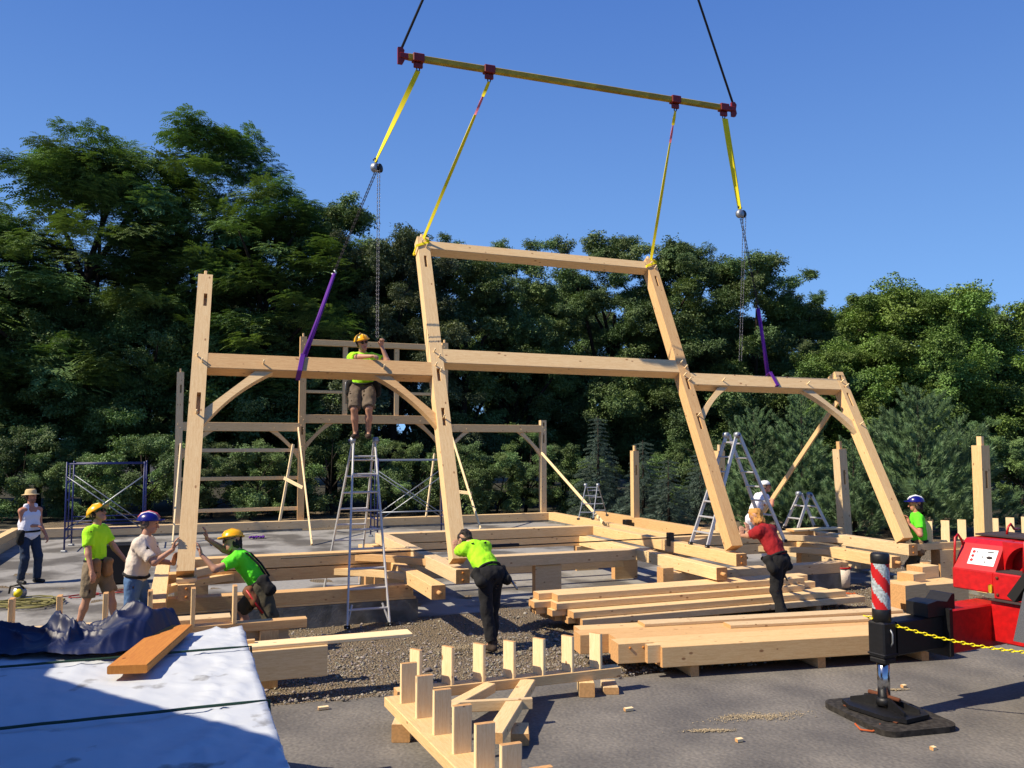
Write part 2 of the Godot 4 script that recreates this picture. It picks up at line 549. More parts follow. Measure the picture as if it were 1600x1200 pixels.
func build_ground():
	structure("ground", sheet(-400, 400, -420, 40, 80, 46, func(x, z): return Vector3(x, -0.16, z)), M.forest_floor)
	# crushed stone round the house, gently uneven
	structure("gravel_yard", sheet(-16, 16, -34, -7.5, 128, 106, func(x, z): return Vector3(x, -0.045 + 0.028 * noise.get_noise_2d(x * 0.9, z * 0.9) + 0.014 * noise.get_noise_2d(x * 4.0, z * 4.0) - 0.05 * smoothstep(-16.0, -28.0, z), z)), M.gravel)
	# asphalt with a ragged far edge
	var v := PackedVector3Array(); var uv := PackedVector2Array(); var idx := PackedInt32Array()
	var n := 260
	for i in n + 1:
		var x := lerpf(-26, 26, float(i) / n)
		var e := road_edge(x)
		for p in [Vector3(x, 0.0, 16), Vector3(x, 0.0, e + 0.25), Vector3(x, -0.012, e + 0.05), Vector3(x, -0.09, e - 0.06)]:
			v.append(p); uv.append(Vector2(p.x, p.z))
	for i in n:
		for k in 3:
			var a := i * 4 + k
			idx.append_array([a, a + 4, a + 5, a, a + 5, a + 1])
	structure("asphalt_road", commit(v, uv, idx, true), M.asphalt)
	# loose stones on the yard
	var st := SphereMesh.new()
	st.radius = 0.5; st.height = 0.7; st.radial_segments = 6; st.rings = 3
	var mm := MultiMesh.new()
	mm.transform_format = MultiMesh.TRANSFORM_3D
	mm.use_colors = true
	mm.mesh = st
	var list := []
	for i in 24000:
		var x := rng.randf_range(-5.5, 9.5)
		var z := road_edge(x) + 0.12 - rng.randf() * (7.5 if i % 3 else 2.5)
		var rel := Vector3(x, 0, z) - O
		var u := rel.dot(D); var w := rel.dot(W)
		if w > 1.45 and u > -6 and u < 13.2:
			continue
		list.append(Vector3(x, 0, z))
	mm.instance_count = list.size()
	for i in list.size():
		var s := 0.010 + 0.028 * pow(rng.randf(), 4.0) + 0.012 * rng.randf()
		if rng.randf() < 0.004:
			s *= 2.4
		var b := Basis.from_euler(Vector3(rng.randf() * 6, rng.randf() * 6, rng.randf() * 6)).scaled(Vector3(s * rng.randf_range(0.8, 1.5), s * 0.9, s * rng.randf_range(0.8, 1.4)))
		var p: Vector3 = list[i]
		p.y = -0.045 + 0.028 * noise.get_noise_2d(p.x * 0.9, p.z * 0.9) + s * 0.2
		if p.z > road_edge(p.x) - 0.05:
			p.y = s * 0.3
		mm.set_instance_transform(i, Transform3D(b, p))
		var g := rng.randf_range(0.12, 0.34)
		mm.set_instance_color(i, Color(g, g * rng.randf_range(0.84, 0.95), g * rng.randf_range(0.64, 0.86)))
	var mi := MultiMeshInstance3D.new()
	mi.multimesh = mm
	mi.material_override = M.stone
	mi.name = "gravel_stones"
	add_child(mi)
	mi.set_meta("kind", "stuff")
	mi.set_meta("label", "loose crushed stones scattered over the gravel yard")
	mi.set_meta("category", "gravel")

func slab_piece(parent: Node, called: String, m, u0: float, u1: float, y0: float, y1: float, w0: float, w1: float, b := 0.012) -> MeshInstance3D:
	return part(parent, called, box_mesh(u1 - u0, y1 - y0, w1 - w0, b), m, in_building(B((u0 + u1) / 2, (y0 + y1) / 2, (w0 + w1) / 2)))

func build_foundation():
	var s := slab_piece(self, "concrete_slab", M.concrete, -5.4, 13.0, -0.4, -0.035, 1.5, 15.4)
	s.set_meta("kind", "structure")
	# stem walls with the sill timbers bolted on top
	var f := thing("foundation_wall", "grey concrete stem wall with timber sill beside the step ladder", "foundation", B(1.3, 0, 1.2), "stem walls")
	slab_piece(f, "stem_wall", M.wall_concrete, -0.6, 3.2, -0.3, 0.27, 1.30, 1.58)
	timber(f, "sill", B(-0.6, 0.3925, 1.42), B(3.12, 0.3925, 1.42), 0.185, 0.24)
	timber(f, "sill_plate", B(-0.6, 0.285, 1.44), B(3.16, 0.285, 1.44), 0.03, 0.28)
	f = thing("foundation_wall", "grey concrete stem wall with timber sill behind the long board pile", "foundation", B(9.2, 0, 1.2), "stem walls")
	slab_piece(f, "stem_wall", M.wall_concrete, 7.3, 11.15, -0.3, 0.27, 1.0, 1.3)
	timber(f, "sill", B(7.5, 0.365, 1.12), B(11.2, 0.365, 1.12), 0.185, 0.24)
	part(f, "end_block", beam_mesh(0.2, 0.28, 0.2), wood(), in_building(B(7.4, 0.41, 1.1)))
	f = thing("foundation_wall", "low concrete stem wall and timber sill under the standing bent", "foundation", B(4, 0, 15.5), "stem walls")
	slab_piece(f, "stem_wall", M.wall_concrete, -5.4, 3.3, -0.4, 0.03, 15.3, 15.55)
	slab_piece(f, "stem_wall", M.wall_concrete, 5.4, 11.8, -0.4, 0.03, 15.3, 15.55)
	timber(f, "sill", B(-5.4, 0.15, 15.42), B(4.6, 0.15, 15.42), 0.24, 0.24)
	timber(f, "sill", B(4.605, 0.15, 15.42), B(11.8, 0.15, 15.42), 0.24, 0.24)
	f = thing("foundation_wall", "concrete stem wall and pale sill running from the corner post to the stacked timbers", "foundation", B(11.6, 0, 10), "stem walls")
	slab_piece(f, "stem_wall", M.wall_concrete, 11.5, 11.75, -0.4, 0.03, 6.0, 15.3)
	timber(f, "sill", B(11.62, 0.16, 5.6), B(11.62, 0.16, 15.28), 0.26, 0.24)
	f = thing("foundation_wall", "long pale timber sill along the open right side under the short posts", "foundation", B(13, 0, 6), "stem walls")
	slab_piece(f, "stem_wall", M.wall_concrete, 12.9, 13.15, -0.4, 0.03, -0.6, 14.6)
	timber(f, "sill", B(13.03, 0.18, 8.3), B(13.03, 0.18, 14.6), 0.30, 0.24)
	timber(f, "sill", B(13.03, 0.17, 2.5), B(13.03, 0.17, 8.28), 0.28, 0.24)
	# left wing: stacks of timber along its edge
	f = thing("timber_stack", "two pale timbers stacked on the slab beyond the man in the white vest", "timber stack", B(-4.2, 0, 9), "timber stacks on the left edge")
	timber(f, "timber", B(-4.3, 0.07, 9.0), B(-4.3, 0.07, 14.8), 0.2, 0.22)
	timber(f, "timber", B(-4.3, 0.265, 9.3), B(-4.3, 0.265, 14.9), 0.19, 0.21)
	timber(f, "timber", B(-4.55, 0.07, 9.3), B(-4.55, 0.07, 14.6), 0.2, 0.22)
	f = thing("timber_stack", "tall stack of bright timbers at the slab edge behind the saw", "timber stack", B(-3.6, 0, 5), "timber stacks on the left edge")
	for k in 4:
		timber(f, "timber", B(-4.15, 0.08 + 0.232 * k, 4.1 + 0.1 * (k % 2)), B(-4.15, 0.08 + 0.232 * k, 7.0 - 0.2 * k), 0.23, 0.24)

# ---------- timber frames ----------
const A_T := 2.99
const B_T := 3.26
const C_T := 5.62
const T_1 := 4.47
const US := [0.0, 3.56, 8.17, 11.73]

func slotted_post(l: float, s: float, slots: Array) -> ArrayMesh:
	# square post along local x with mortises cut into the face on +z; slots: [from the foot, length, offset across, width]
	var pcs := []
	var x := 0.0
	var o := Vector2(rng.randf() * 5, rng.randf() * 5)
	slots.sort_custom(func(a, b): return a[0] < b[0])
	for e in slots + [[l, 0.0, 0.0, 0.0]]:
		if e[0] > x:
			pcs.append([e[0] - x, s, s, Vector3((x + e[0]) / 2 - l / 2, 0, 0)])
		if e[1] > 0.0:
			var xm: float = e[0] + e[1] / 2 - l / 2
			var dp := 0.11
			pcs.append([e[1], s, s - dp, Vector3(xm, 0, -dp / 2)])
			var lo: float = s / 2 + e[2] - e[3] / 2
			var hi: float = s / 2 - e[2] - e[3] / 2
			pcs.append([e[1], lo, dp, Vector3(xm, -s / 2 + lo / 2, s / 2 - dp / 2)])
			pcs.append([e[1], hi, dp, Vector3(xm, s / 2 - hi / 2, s / 2 - dp / 2)])
		x = e[0] + e[1]
	var m: ArrayMesh = null
	for sf in 2:
		var st := SurfaceTool.new()
		st.begin(Mesh.PRIMITIVE_TRIANGLES)
		for p in pcs:
			st.append_from(plain_piece(p[0], p[1], p[2], p[3], o), sf, Transform3D(Basis(), p[3]))
		m = st.commit(m) if m != null else st.commit()
	return m

func plain_piece(l: float, h: float, t: float, c: Vector3, o: Vector2) -> ArrayMesh:
	var v := PackedVector3Array(); var uv := PackedVector2Array(); var idx := PackedInt32Array()
	var q := [Vector2(-h / 2, -t / 2), Vector2(-h / 2, t / 2), Vector2(h / 2, t / 2), Vector2(h / 2, -t / 2)]
	for i in 4:
		var a: Vector2 = q[i]; var b: Vector2 = q[(i + 1) % 4]
		var n := v.size()
		for e in [[-l / 2, a], [l / 2, a], [l / 2, b], [-l / 2, b]]:
			v.append(Vector3(e[0], e[1].x, e[1].y))
			var across: float = (e[1].x + c.y) if i % 2 else (e[1].y + c.z)
			uv.append(Vector2((e[0] + c.x + o.x) / 2.4, (across + o.y + i * 0.21) / 0.6))
		idx.append_array([n, n + 1, n + 2, n, n + 2, n + 3])
	var m := commit(v, uv, idx)
	v = PackedVector3Array(); uv = PackedVector2Array(); idx = PackedInt32Array()
	for s in [-1, 1]:
		var n := v.size()
		for i in 4:
			v.append(Vector3(s * l / 2, q[i].x, q[i].y)); uv.append(q[i] + o)
		idx.append_array([n, n + 1, n + 2, n, n + 2, n + 3] if s < 0 else [n, n + 2, n + 1, n, n + 3, n + 2])
	return commit(v, uv, idx, false, m)

func brace_poly(big: float) -> PackedVector2Array:
	var p := PackedVector2Array()
	p.append(Vector2(0, -0.70 * big)); p.append(Vector2(0.70 * big, 0)); p.append(Vector2(0.97 * big, 0))
	for i in range(1, 12):
		var t := i / 12.0
		p.append(Vector2(0.97 * big, 0) * (1 - t) * (1 - t) + Vector2(0.37, -0.37) * big * 2 * t * (1 - t) + Vector2(0, -0.97 * big) * t * t)
	p.append(Vector2(0, -0.97 * big))
	return p

# org: foot of the first post's right front edge; du along the bent, dv up the posts
func bent(t: Node3D, org: Vector3, du: Vector3, dv: Vector3, foot: float, sec: float, braces: Array, peg_out: float):
	var dn := du.cross(dv).normalized()
	var P := func(u: float, v: float, n: float) -> Vector3: return org + du * u + dv * v + dn * n
	var tops := [T_1, C_T + 0.08, C_T + 0.08, A_T + 0.17]
	for i in 4:
		var l: float = tops[i] - foot
		var slots := []
		if i == 0:
			slots = [[T_1 - 0.62 - foot, 0.24, -0.02, 0.05], [A_T - 1.05 - foot, 0.36, -0.02, 0.055]]
		elif i < 3:
			slots = [[C_T - 0.62 - foot, 0.26, 0.0, 0.05], [A_T - 0.36 - foot, 0.24, 0.0, 0.06], [A_T - 1.18 - foot, 0.32, 0.0, 0.055]]
		else:
			slots = [[A_T - 0.62 - foot, 0.3, 0.0, 0.05], [A_T - 0.05 - foot, 0.14, 0.0, 0.06]]
		var bas := Basis(dv, -du, dn)
		var po := part(t, "post", slotted_post(l, sec, slots), wood(), Transform3D(bas, P.call(US[i] - sec / 2, (tops[i] + foot) / 2, -sec / 2)))
		if i < 3:
			part(po, "tenon", beam_mesh(0.11, 0.045, 0.13), wood(), Transform3D(bas, P.call(US[i] - sec / 2, tops[i] + 0.05, -sec / 2)))
	var spans := [[0, 1, A_T, 0.26], [1, 2, B_T, 0.27], [2, 3, A_T, 0.25], [1, 2, C_T, 0.18]]
	for s in spans:
		var v: float = s[2] - s[3] / 2
		timber(t, "collar_beam" if s[2] == C_T else "tie_beam", P.call(US[s[0]], v, -sec / 2), P.call(US[s[1]] - sec, v, -sec / 2), s[3], sec - 0.006, null, dv)
		for e in [s[0], s[1]]:
			for k in 2:
				var pu: float = US[e] - sec / 2 + 0.035 * (1 if k else -1) + (0.0 if s[0] == e else 0.0)
				var pv: float = s[2] - 0.07 - 0.1 * k
				part(t, "peg", tube([P.call(pu, pv, -0.05), P.call(pu, pv, peg_out)], 0.013, 8), M.spruce)
	for b in braces:
		# [post index, side, size]
		var right: bool = b[1] > 0
		var cu: float = US[b[0]] if right else US[b[0]] - sec
		var cv: float = (b[3] if b.size() > 3 else A_T) - [0.26, 0.27, 0.25][clampi(b[0] if right else b[0] - 1, 0, 2)]
		var bas := Basis(du if right else -du, dv, dn if right else -dn)
		part(t, "knee_brace", extrude(brace_poly(b[2]), 0.10), wood(), Transform3D(bas, P.call(cu, cv, -sec / 2)))
		for k in 2:
			var q: Vector3 = P.call(cu + (0.82 * b[2] if k else -0.1) * (1 if right else -1), cv + (0.1 if k else -0.82 * b[2]), 0.0)
			part(t, "peg", tube([q - dn * 0.05, q + dn * peg_out], 0.012, 8), M.spruce)

func build_raised_bent():
	var lean := deg_to_rad(29.6)
	var du := (D + Vector3.DOWN * 0.005).normalized()
	var dv := (Vector3.UP * cos(lean) + W * sin(lean) + D * 0.0356)
	dv = (dv - du * dv.dot(du) + du * 0.0356).normalized()
	var org := B(0, 1.33, 0.16)
	var t := thing("timber_bent", "big pale timber bent leaning back on its feet, hung from slings by the crew", "timber frame", B(5.8, 0.95, 0), "timber frame bents")
	bent(t, org, du, dv, -0.335, 0.21, [[0, 1, 0.95], [1, -1, 0.95], [2, 1, 0.8], [3, -1, 0.95]], 0.09)

func build_standing_bent():
	var org := Vector3(-9.74, 0.27, -25.03)
	var t := thing("timber_bent", "upright timber bent with studs and girts standing at the far end of the slab", "timber frame", B(5.6, 0.27, 15.45), "timber frame bents")
	bent(t, org, D, Vector3.UP, 0.0, 0.2, [[0, 1, 0.9], [1, -1, 0.9], [1, 1, 0.9, B_T], [2, -1, 0.9, B_T], [2, 1, 0.8], [3, -1, 0.9]], 0.02)
	var P := func(u: float, y: float, n: float) -> Vector3: return org + D * u + Vector3.UP * y - W * n
	for y in [2.15, 1.3, 0.36]:
		timber(t, "girt", P.call(0.0, y, -0.08), P.call(3.36, y, -0.08), 0.11, 0.05)
	for u in [4.78, 6.45]:
		timber(t, "stud", P.call(u, B_T, -0.1), P.call(u, C_T - 0.19, -0.1), 0.15, 0.12, null, D)
	timber(t, "rail", P.call(3.56, 3.98, -0.1), P.call(4.7, 3.98, -0.1), 0.09, 0.1)
	timber(t, "rail", P.call(6.53, 3.98, -0.1), P.call(7.97, 3.98, -0.1), 0.09, 0.1)
	# temporary braces nailed to the posts
	var g := "temporary bracing boards"
	var boards := [
		[Vector3(-6.62, 3.1, -26.2), Vector3(-5.22, -0.02, -22.3), "pale bracing board slanting from the second far post to the slab"],
		[Vector3(-6.75, 2.6, -26.15), Vector3(-7.0, 0.3, -25.7), "darker bracing board beside the second far post"],
		[Vector3(-2.02, 3.0, -27.8), Vector3(-0.85, -0.02, -24.6), "white bracing board slanting down from the third far post"],
		[Vector3(1.02, 2.3, -29.2), Vector3(2.62, 0.35, -24.6), "white bracing board slanting from the far corner post to the right sill"],
		[Vector3(-9.72, 2.6, -24.85), Vector3(-8.9, -0.02, -22.4), "thin pale bracing board beside the far left post"],
		[Vector3(-2.55, 2.3, -27.9), Vector3(-2.75, 0.3, -27.3), "short dark bracing board behind the scaffold"]]
	for b in boards:
		var o := single("bracing_board", b[2], "board", beam_mesh(b[0].distance_to(b[1]), 0.09, 0.04), [M.spruce, M.endgrain], along(b[0], b[1]), g)
	var c := single("bracing_board", "short cross board nailed between two slanting braces at the second far post", "board", beam_mesh(0.75, 0.1, 0.03), [M.spruce, M.endgrain], along(Vector3(-6.85, 1.62, -25.35), Vector3(-6.1, 1.3, -25.0)), g)
	c = single("bracing_board", "short cross board nailed to the white brace near the third far post", "board", beam_mesh(0.75, 0.1, 0.03), [M.spruce, M.endgrain], along(Vector3(-1.95, 1.18, -26.2), Vector3(-1.22, 1.1, -26.0)), g)

func build_lying_bents():
	# two more bents lie stacked on the deck, feet to the road, waiting to be raised
	for lay in 2:
		var y := 0.575 + 0.205 * lay
		var du := -0.33 if lay == 0 else 0.0
		var t := thing("timber_bent", ["lower timber bent lying flat under another, round tenons at its feet", "upper timber bent lying flat under the leaning frame, peg holes in its feet"][lay], "timber frame", B(5.8, y - 0.1, 2), "timber frame bents")
		var w0 := -0.08 if lay else -0.02
		var tops := [4.0, 5.15, 5.15, 2.9]
		for i in 4:
			var u: float = US[i] - 0.1 + du
			var po := timber(t, "post", B(u, y, w0), B(u, y, tops[i]), 0.195, 0.2)
			if lay == 0:
				part(po, "tenon", tube([B(u, y, w0), B(u, y, w0 - 0.09)], 0.03, 12), M.endgrain)
			else:
				for s in [-1, 1]:
					part(po, "peg", tube([B(u, y + 0.05 * s, w0 + 0.03), B(u, y + 0.05 * s, w0 - 0.012)], 0.016, 10), M.old_wood)
		for s in [[0, 1, 2.4], [1, 2, 2.5], [2, 3, 2.4], [1, 2, 4.9]]:
			if lay == 1 and s[2] == 2.5:
				continue
			timber(t, "collar_beam" if s[2] > 4 else "tie_beam", B(US[s[0]] + du, y, s[2] + 0.12), B(US[s[1]] - 0.2 + du, y, s[2] + 0.12), 0.19, 0.25)
		for b in [[0, 1], [1, -1], [2, 1], [3, -1]]:
			var right: bool = b[1] > 0
			var cu: float = US[b[0]] + du if right else US[b[0]] - 0.2 + du
			part(t, "knee_brace", extrude(brace_poly(0.95), 0.1), wood(), Transform3D(Basis(D if right else -D, W, Vector3.UP if right else Vector3.DOWN), B(cu, y, 2.395)))
	for b in [[3.2, 0.46, 3.4], [3.2, 0.46, 4.1]]:
		single("loose_joist", "thin timber laid across the deck between the lying bents", "timber", beam_mesh(4.5, 0.14, 0.12), wood(), Transform3D(bb(), B(5.6, 0.3, b[2])), "loose joists")
	# blocks that carry the stack over the slab
	for e in [[3.1, 3.6], [5.9, 2.62], [8.0, 3.6], [3.2, 4.6], [7.8, 4.9], [0.0, 3.2], [11.5, 2.4], [0.0, 3.8], [3.0, 2.4]]:
		single("cribbing_block", "short timber block holding the lying bents off the slab", "timber block", beam_mesh(0.5, 0.505, 0.15), wood(), in_building(B(e[0], 0.218, e[1])), "cribbing blocks under the lying bents")
	single("cribbing_block", "square block with a packer under the foot of the leaning left post", "timber block", beam_mesh(0.24, 0.06, 0.2), wood(), in_building(B(-0.1, 0.912, 0.12)))
	single("cribbing_block", "upright block with two peg holes standing below the left post", "timber block", beam_mesh(0.42, 0.24, 0.22), wood(), Transform3D(Basis(Vector3.UP, -D, -W), B(-0.18, 0.26, -0.25)))
	# come-along that pulls the deck timbers together
	var t := thing("cable_puller", "dark steel cable puller with chain stretched across the lying bents", "cable puller", B(6, 0.9, 1.9))
	part(t, "cable", tube([B(1.2, 0.93, 1.6), B(3.5, 0.93, 1.75), B(7.95, 0.93, 1.9)], 0.011, 6), M.cable)
	part(t, "ratchet", box_mesh(0.5, 0.05, 0.06, 0.01), M.cable, in_building(B(4.8, 0.94, 1.82)))
	part(t, "clamp", box_mesh(0.1, 0.24, 0.12, 0.01), M.black, in_building(B(8.0, 0.9, 1.9)))
	part(t, "chain", tube([B(8.05, 0.97, 1.9), B(8.7, 0.96, 2.0), B(9.2, 0.93, 2.1)], 0.016, 6), M.cable)

func build_wing():
	var g := "short wing posts with tenons"
	for e in [[-0.34, 2.70, "short square post with tenon standing behind the stub row and red crane", 0.0], [3.0, 2.62, "short square post leaning a little behind the small trestle ladder", 0.05], [7.5, 2.55, "short square post mostly hidden behind the leaning third post", 0.0], [12.0, 2.52, "short square post with dark base standing alone before the spruces", 0.0]]:
		var b := B(13.0, 0.32 if e[0] > 1 else 0.0, e[0])
		var t := thing("wing_post", e[2], "post", b, g)
		var top := B(13.0, e[1] - 0.12, e[0]) - D * float(e[3]) * 2.3
		var l := b.distance_to(top)
		var dv := (top - b).normalized()
		var po := part(t, "post", slotted_post(l, 0.2, [[l - 0.75, 0.3, 0.0, 0.05]]), wood(), Transform3D(Basis(dv, -D, dv.cross(D).normalized() * -1.0).orthonormalized(), (b + top) / 2))
		part(po, "tenon", beam_mesh(0.16, 0.07, 0.1), wood(), Transform3D(Basis(dv, -D, -dv.cross(D)).orthonormalized(), top + dv * 0.08))
	single("post_base", "dark steel post base at the foot of the lone post", "bracket", box_mesh(0.22, 0.3, 0.22, 0.01), M.black, in_building(B(12.72, 0.12, 12.0)))
	# stub row on the far right, on stacked timbers
	var t := thing("stub_plate", "row of pale upright stubs on a plate behind the red crane", "wall plate", B(13, 0.8, -1.6))
	var o := Vector3(7.25, 0, -15.1)
	timber(t, "plate", o + D * -0.3 + Vector3.UP * 0.80, o + D * 4.4 + Vector3.UP * 0.80, 0.12, 0.14)
	for k in 12:
		var p := o + D * (0.15 + 0.405 * k)
		timber(t, "stub", p + Vector3.UP * 0.86, p + Vector3.UP * 1.24, 0.14, 0.045, [M.spruce, M.endgrain], (D * 0.643 - W * 0.765).normalized())
	for k in 2:
		single("support_timber", "pale timber carrying the stub row off the ground", "timber", beam_mesh(0.6, 0.77, 0.2), wood(), Transform3D(bb(), o + D * (0.6 + 2.6 * k) + Vector3.UP * 0.35), "timbers carrying the stub row")
	# boxes and offcuts below it
	var boxes := [[Vector3(6.905, 0.424, -14.400), 0.42, 0.30], [Vector3(6.523, 0.402, -14.000), 0.3, 0.22], [Vector3(6.269, 0.265, -13.600), 0.5, 0.28], [Vector3(6.587, 0.231, -13.800), 0.4, 0.26]]
	for b in boxes:
		single("offcut_block", "pale square timber offcut stacked beside the far right worker", "timber block", beam_mesh(b[1], b[2], 0.3), wood(), Transform3D(Basis(Vector3.UP, 0.5), b[0]), "offcuts stacked beside the crane")
	single("offcut_block", "upright bright timber offcut leaning by the crane", "timber block", beam_mesh(0.62, 0.14, 0.1), wood(), Transform3D(Basis(Vector3.UP, Vector3.RIGHT, Vector3.FORWARD), Vector3(7.05, 0.28, -14.6)))
	single("offcut_block", "low wide timber offcut lying under the box offcuts by the crane", "timber block", beam_mesh(1.2, 0.42, 0.6), wood(), Transform3D(bb(), Vector3(6.75, 0.16, -14.0)))

# ---------- crane rigging ----------
func chain_mesh(pts: Array, pitch: float, wire: float, w: float) -> ArrayMesh:
	var cv := Curve3D.new()
	for p in pts:
		cv.add_point(p)
	var total := cv.get_baked_length()
	var n := int(total / pitch)
	var tor := TorusMesh.new()
	tor.inner_radius = w / 2 - wire * 2; tor.outer_radius = w / 2; tor.rings = 10; tor.ring_segments = 5
	var list := []
	for i in n:
		var a := cv.sample_baked(i * pitch); var b := cv.sample_baked(minf(i * pitch + pitch, total))
		var x := (b - a).normalized()
		var s := Vector3.UP if absf(x.y) < 0.9 else Vector3.RIGHT
		var z := x.cross(s).normalized(); var y := z.cross(x)
		if i % 2:
			var k := y; y = z; z = -k
		list.append([tor, Transform3D(Basis(x * (pitch * 1.45 / w), y, z), (a + b) / 2)])
	return join(list)

func strap(parent: Node, called: String, p0: Vector3, p1: Vector3, w: float, m) -> MeshInstance3D:
	# webbing with a slight twist
	var v := PackedVector3Array(); var uv := PackedVector2Array(); var idx := PackedInt32Array()
	var n := 60
	var x := (p1 - p0).normalized()
	var s := x.cross(Vector3.FORWARD).normalized()
	for i in n + 1:
		var t := float(i) / n
		var q := s.rotated(x, -0.5 + 1.5 * t)
		var nn := x.cross(q) * 0.005
		var c := p0.lerp(p1, t)
		for e in [q * w / 2 + nn, q * w / 2 - nn, -q * w / 2 - nn, -q * w / 2 + nn]:
			v.append(c + e); uv.append(Vector2(t * 8, 0))
	for i in n:
		for k in 4:
			var a := i * 4 + k; var b := i * 4 + (k + 1) % 4
			idx.append_array([a, a + 4, b + 4, a, b + 4, b])
	return part(parent, called, commit(v, uv, idx), m)

func build_rigging():
	# the bent's top corners, where the yellow slings choke it
	var lean := deg_to_rad(29.6)
	var dv := (Vector3.UP * cos(lean) + W * sin(lean) + D * 0.0356).normalized()
	var org := B(0, 1.33, 0.16)
	var c2 := org + D * (float(US[1]) - 0.1) + dv * (C_T - 0.02) + Vector3.DOWN * 0.02
	var c3 := org + D * (float(US[2]) - 0.1) + dv * (C_T - 0.02) + Vector3.DOWN * 0.04
	var e0 := Vector3(-1.793, 8.841, -13.200); var e1 := Vector3(4.194, 8.925, -15.600)
	var ax := (e1 - e0).normalized()
	var L := e0.distance_to(e1)
	var t := thing("spreader_bar", "long yellow lifting beam with dark red collars hanging over the frame", "lifting beam", (e0 + e1) / 2)
	var xf := along(e0, e1)
	part(t, "beam", beam_mesh(L - 0.25, 0.095, 0.095, 0.012), M.bar_yellow, along(e0 + ax * 0.12, e1 - ax * 0.12))
	var cs := [0.045, 0.235, 0.80, 0.965]
	var hang := []
	for f in cs:
		var c: Vector3 = e0.lerp(e1, f)
		var sl := part(t, "collar", box_mesh(0.19, 0.135, 0.135, 0.01), M.bar_red, Transform3D(xf.basis, c))
		part(sl, "lug", box_mesh(0.15, 0.08, 0.05, 0.01), M.bar_red, Transform3D(xf.basis, c - xf.basis.y * 0.12))
		part(sl, "shackle", tube([c - xf.basis.y * 0.13 + ax * 0.03, c - xf.basis.y * 0.2 + ax * 0.02, c - xf.basis.y * 0.21 - ax * 0.02, c - xf.basis.y * 0.13 - ax * 0.03], 0.011, 6), M.cable)
		hang.append(c - xf.basis.y * 0.2)
	for s in [-1, 1]:
		var e: Vector3 = e0 if s < 0 else e1
		var pl := part(t, "end_plate", extrude(PackedVector2Array([Vector2(-0.05, -0.14), Vector2(0.03, -0.14), Vector2(0.06, -0.08), Vector2(0.04, 0.0), Vector2(0.06, 0.09), Vector2(0.02, 0.14), Vector2(-0.05, 0.13)]), 0.05), M.bar_red, Transform3D(xf.basis, e))
		part(pl, "stub_arm", beam_mesh(0.2, 0.09, 0.08, 0.01), M.bar_red, along(e, e - ax * 0.16 * s))
	# hoist lines to the hook above the frame
	var hook := Vector3(1.224, 17.186, -14.400)
	for e in [[e0, "dark hoist line from the left end of the yellow lifting beam"], [e1, "dark hoist line from the right end of the yellow lifting beam"]]:
		single("hoist_line", e[1], "cable", tube([e[0] + Vector3.UP * 0.09, hook], 0.022, 8), M.cable, Transform3D(), "hoist lines")
	# inner slings choke the bent at the collar beam
	var i := 0
	for ci in 2:
		var c: Vector3 = [c2, c3][ci]
		var s := thing("yellow_sling", ["long yellow sling from the lifting beam to the second post top", "long yellow sling from the lifting beam to the third post top"][i], "lifting sling", c, "yellow slings")
		var h: Vector3 = hang[1 + i]
		var mid := c.lerp(h, 0.80)
		var low := c.lerp(h, 0.02)
		strap(s, "webbing", low, mid, 0.055, M.sling_yellow)
		strap(s, "wear_sleeve", mid, c.lerp(h, 0.91), 0.04, M.sling_pink)
		strap(s, "webbing", c.lerp(h, 0.91), h, 0.055, M.sling_yellow)
		var q: Vector3 = org + D * (float(US[1 + i]) - 0.105) + dv * (C_T - 0.16)
		var dn := D.cross(dv).normalized()
		var ring := []
		for k in 5:
			var a: Array = [[-0.12, 0.01], [0.12, 0.01], [0.12, -0.225], [-0.12, -0.225], [-0.12, 0.01]][k]
			ring.append(q + D * a[0] + dn * a[1] + dv * (0.1 if a[0] > 0 else -0.02))
		for k in 4:
			part(s, "choker", beam_mesh(ring[k].distance_to(ring[k + 1]), 0.05, 0.012, 0.002), M.sling_yellow, along(ring[k], ring[k + 1], dv))
		part(s, "choker_eye", tube([ring[1] + dn * 0.01, low], 0.02, 8), M.sling_yellow)
		i += 1
	# outer slings carry chain hoists, which pull on purple slings round the side ties
	var hoists := [[hang[0], Vector3(-2.217, 7.066, -13.400), Vector3(-2.811, 5.285, -13.200), 1.36, 0, A_T], [hang[3], Vector3(4.276, 6.916, -15.600), Vector3(4.663, 5.171, -15.900), 9.95, 2, A_T]]
	i = 0
	for e in hoists:
		var right: bool = i == 1
		var s := thing("yellow_sling", ["yellow sling from the left beam end down to a chain hoist", "doubled yellow sling from the right beam end down to a chain hoist"][i], "lifting sling", e[0], "yellow slings")
		strap(s, "webbing", e[0], e[1] + Vector3.UP * 0.09, 0.08, M.sling_yellow)
		if right:
			strap(s, "webbing", e[0] + D * 0.06, e[1] + Vector3.UP * 0.09 + D * 0.01, 0.06, M.sling_yellow)
		var h := thing("chain_hoist", ["steel chain hoist with long chains at the left sling", "steel chain hoist with long chains at the right sling"][i], "chain hoist", e[1], "chain hoists")
		var body := lathe([Vector2(0, -0.05), Vector2(0.06, -0.05), Vector2(0.075, -0.035), Vector2(0.075, 0.035), Vector2(0.06, 0.05), Vector2(0, 0.07)], 18)
		part(h, "gear_case", body, M.galv, Transform3D(Basis(Vector3.RIGHT, Vector3.FORWARD, Vector3.UP).rotated(Vector3.UP, 0.5 if i else 1.1), e[1]))
		part(h, "hand_wheel", lathe([Vector2(0, -0.03), Vector2(0.075, -0.02), Vector2(0.06, 0.0), Vector2(0.075, 0.02), Vector2(0, 0.03)], 18), M.cable, Transform3D(Basis(Vector3.RIGHT, Vector3.FORWARD, Vector3.UP).rotated(Vector3.UP, 0.5 if i else 1.1), e[1] + D * 0.07))
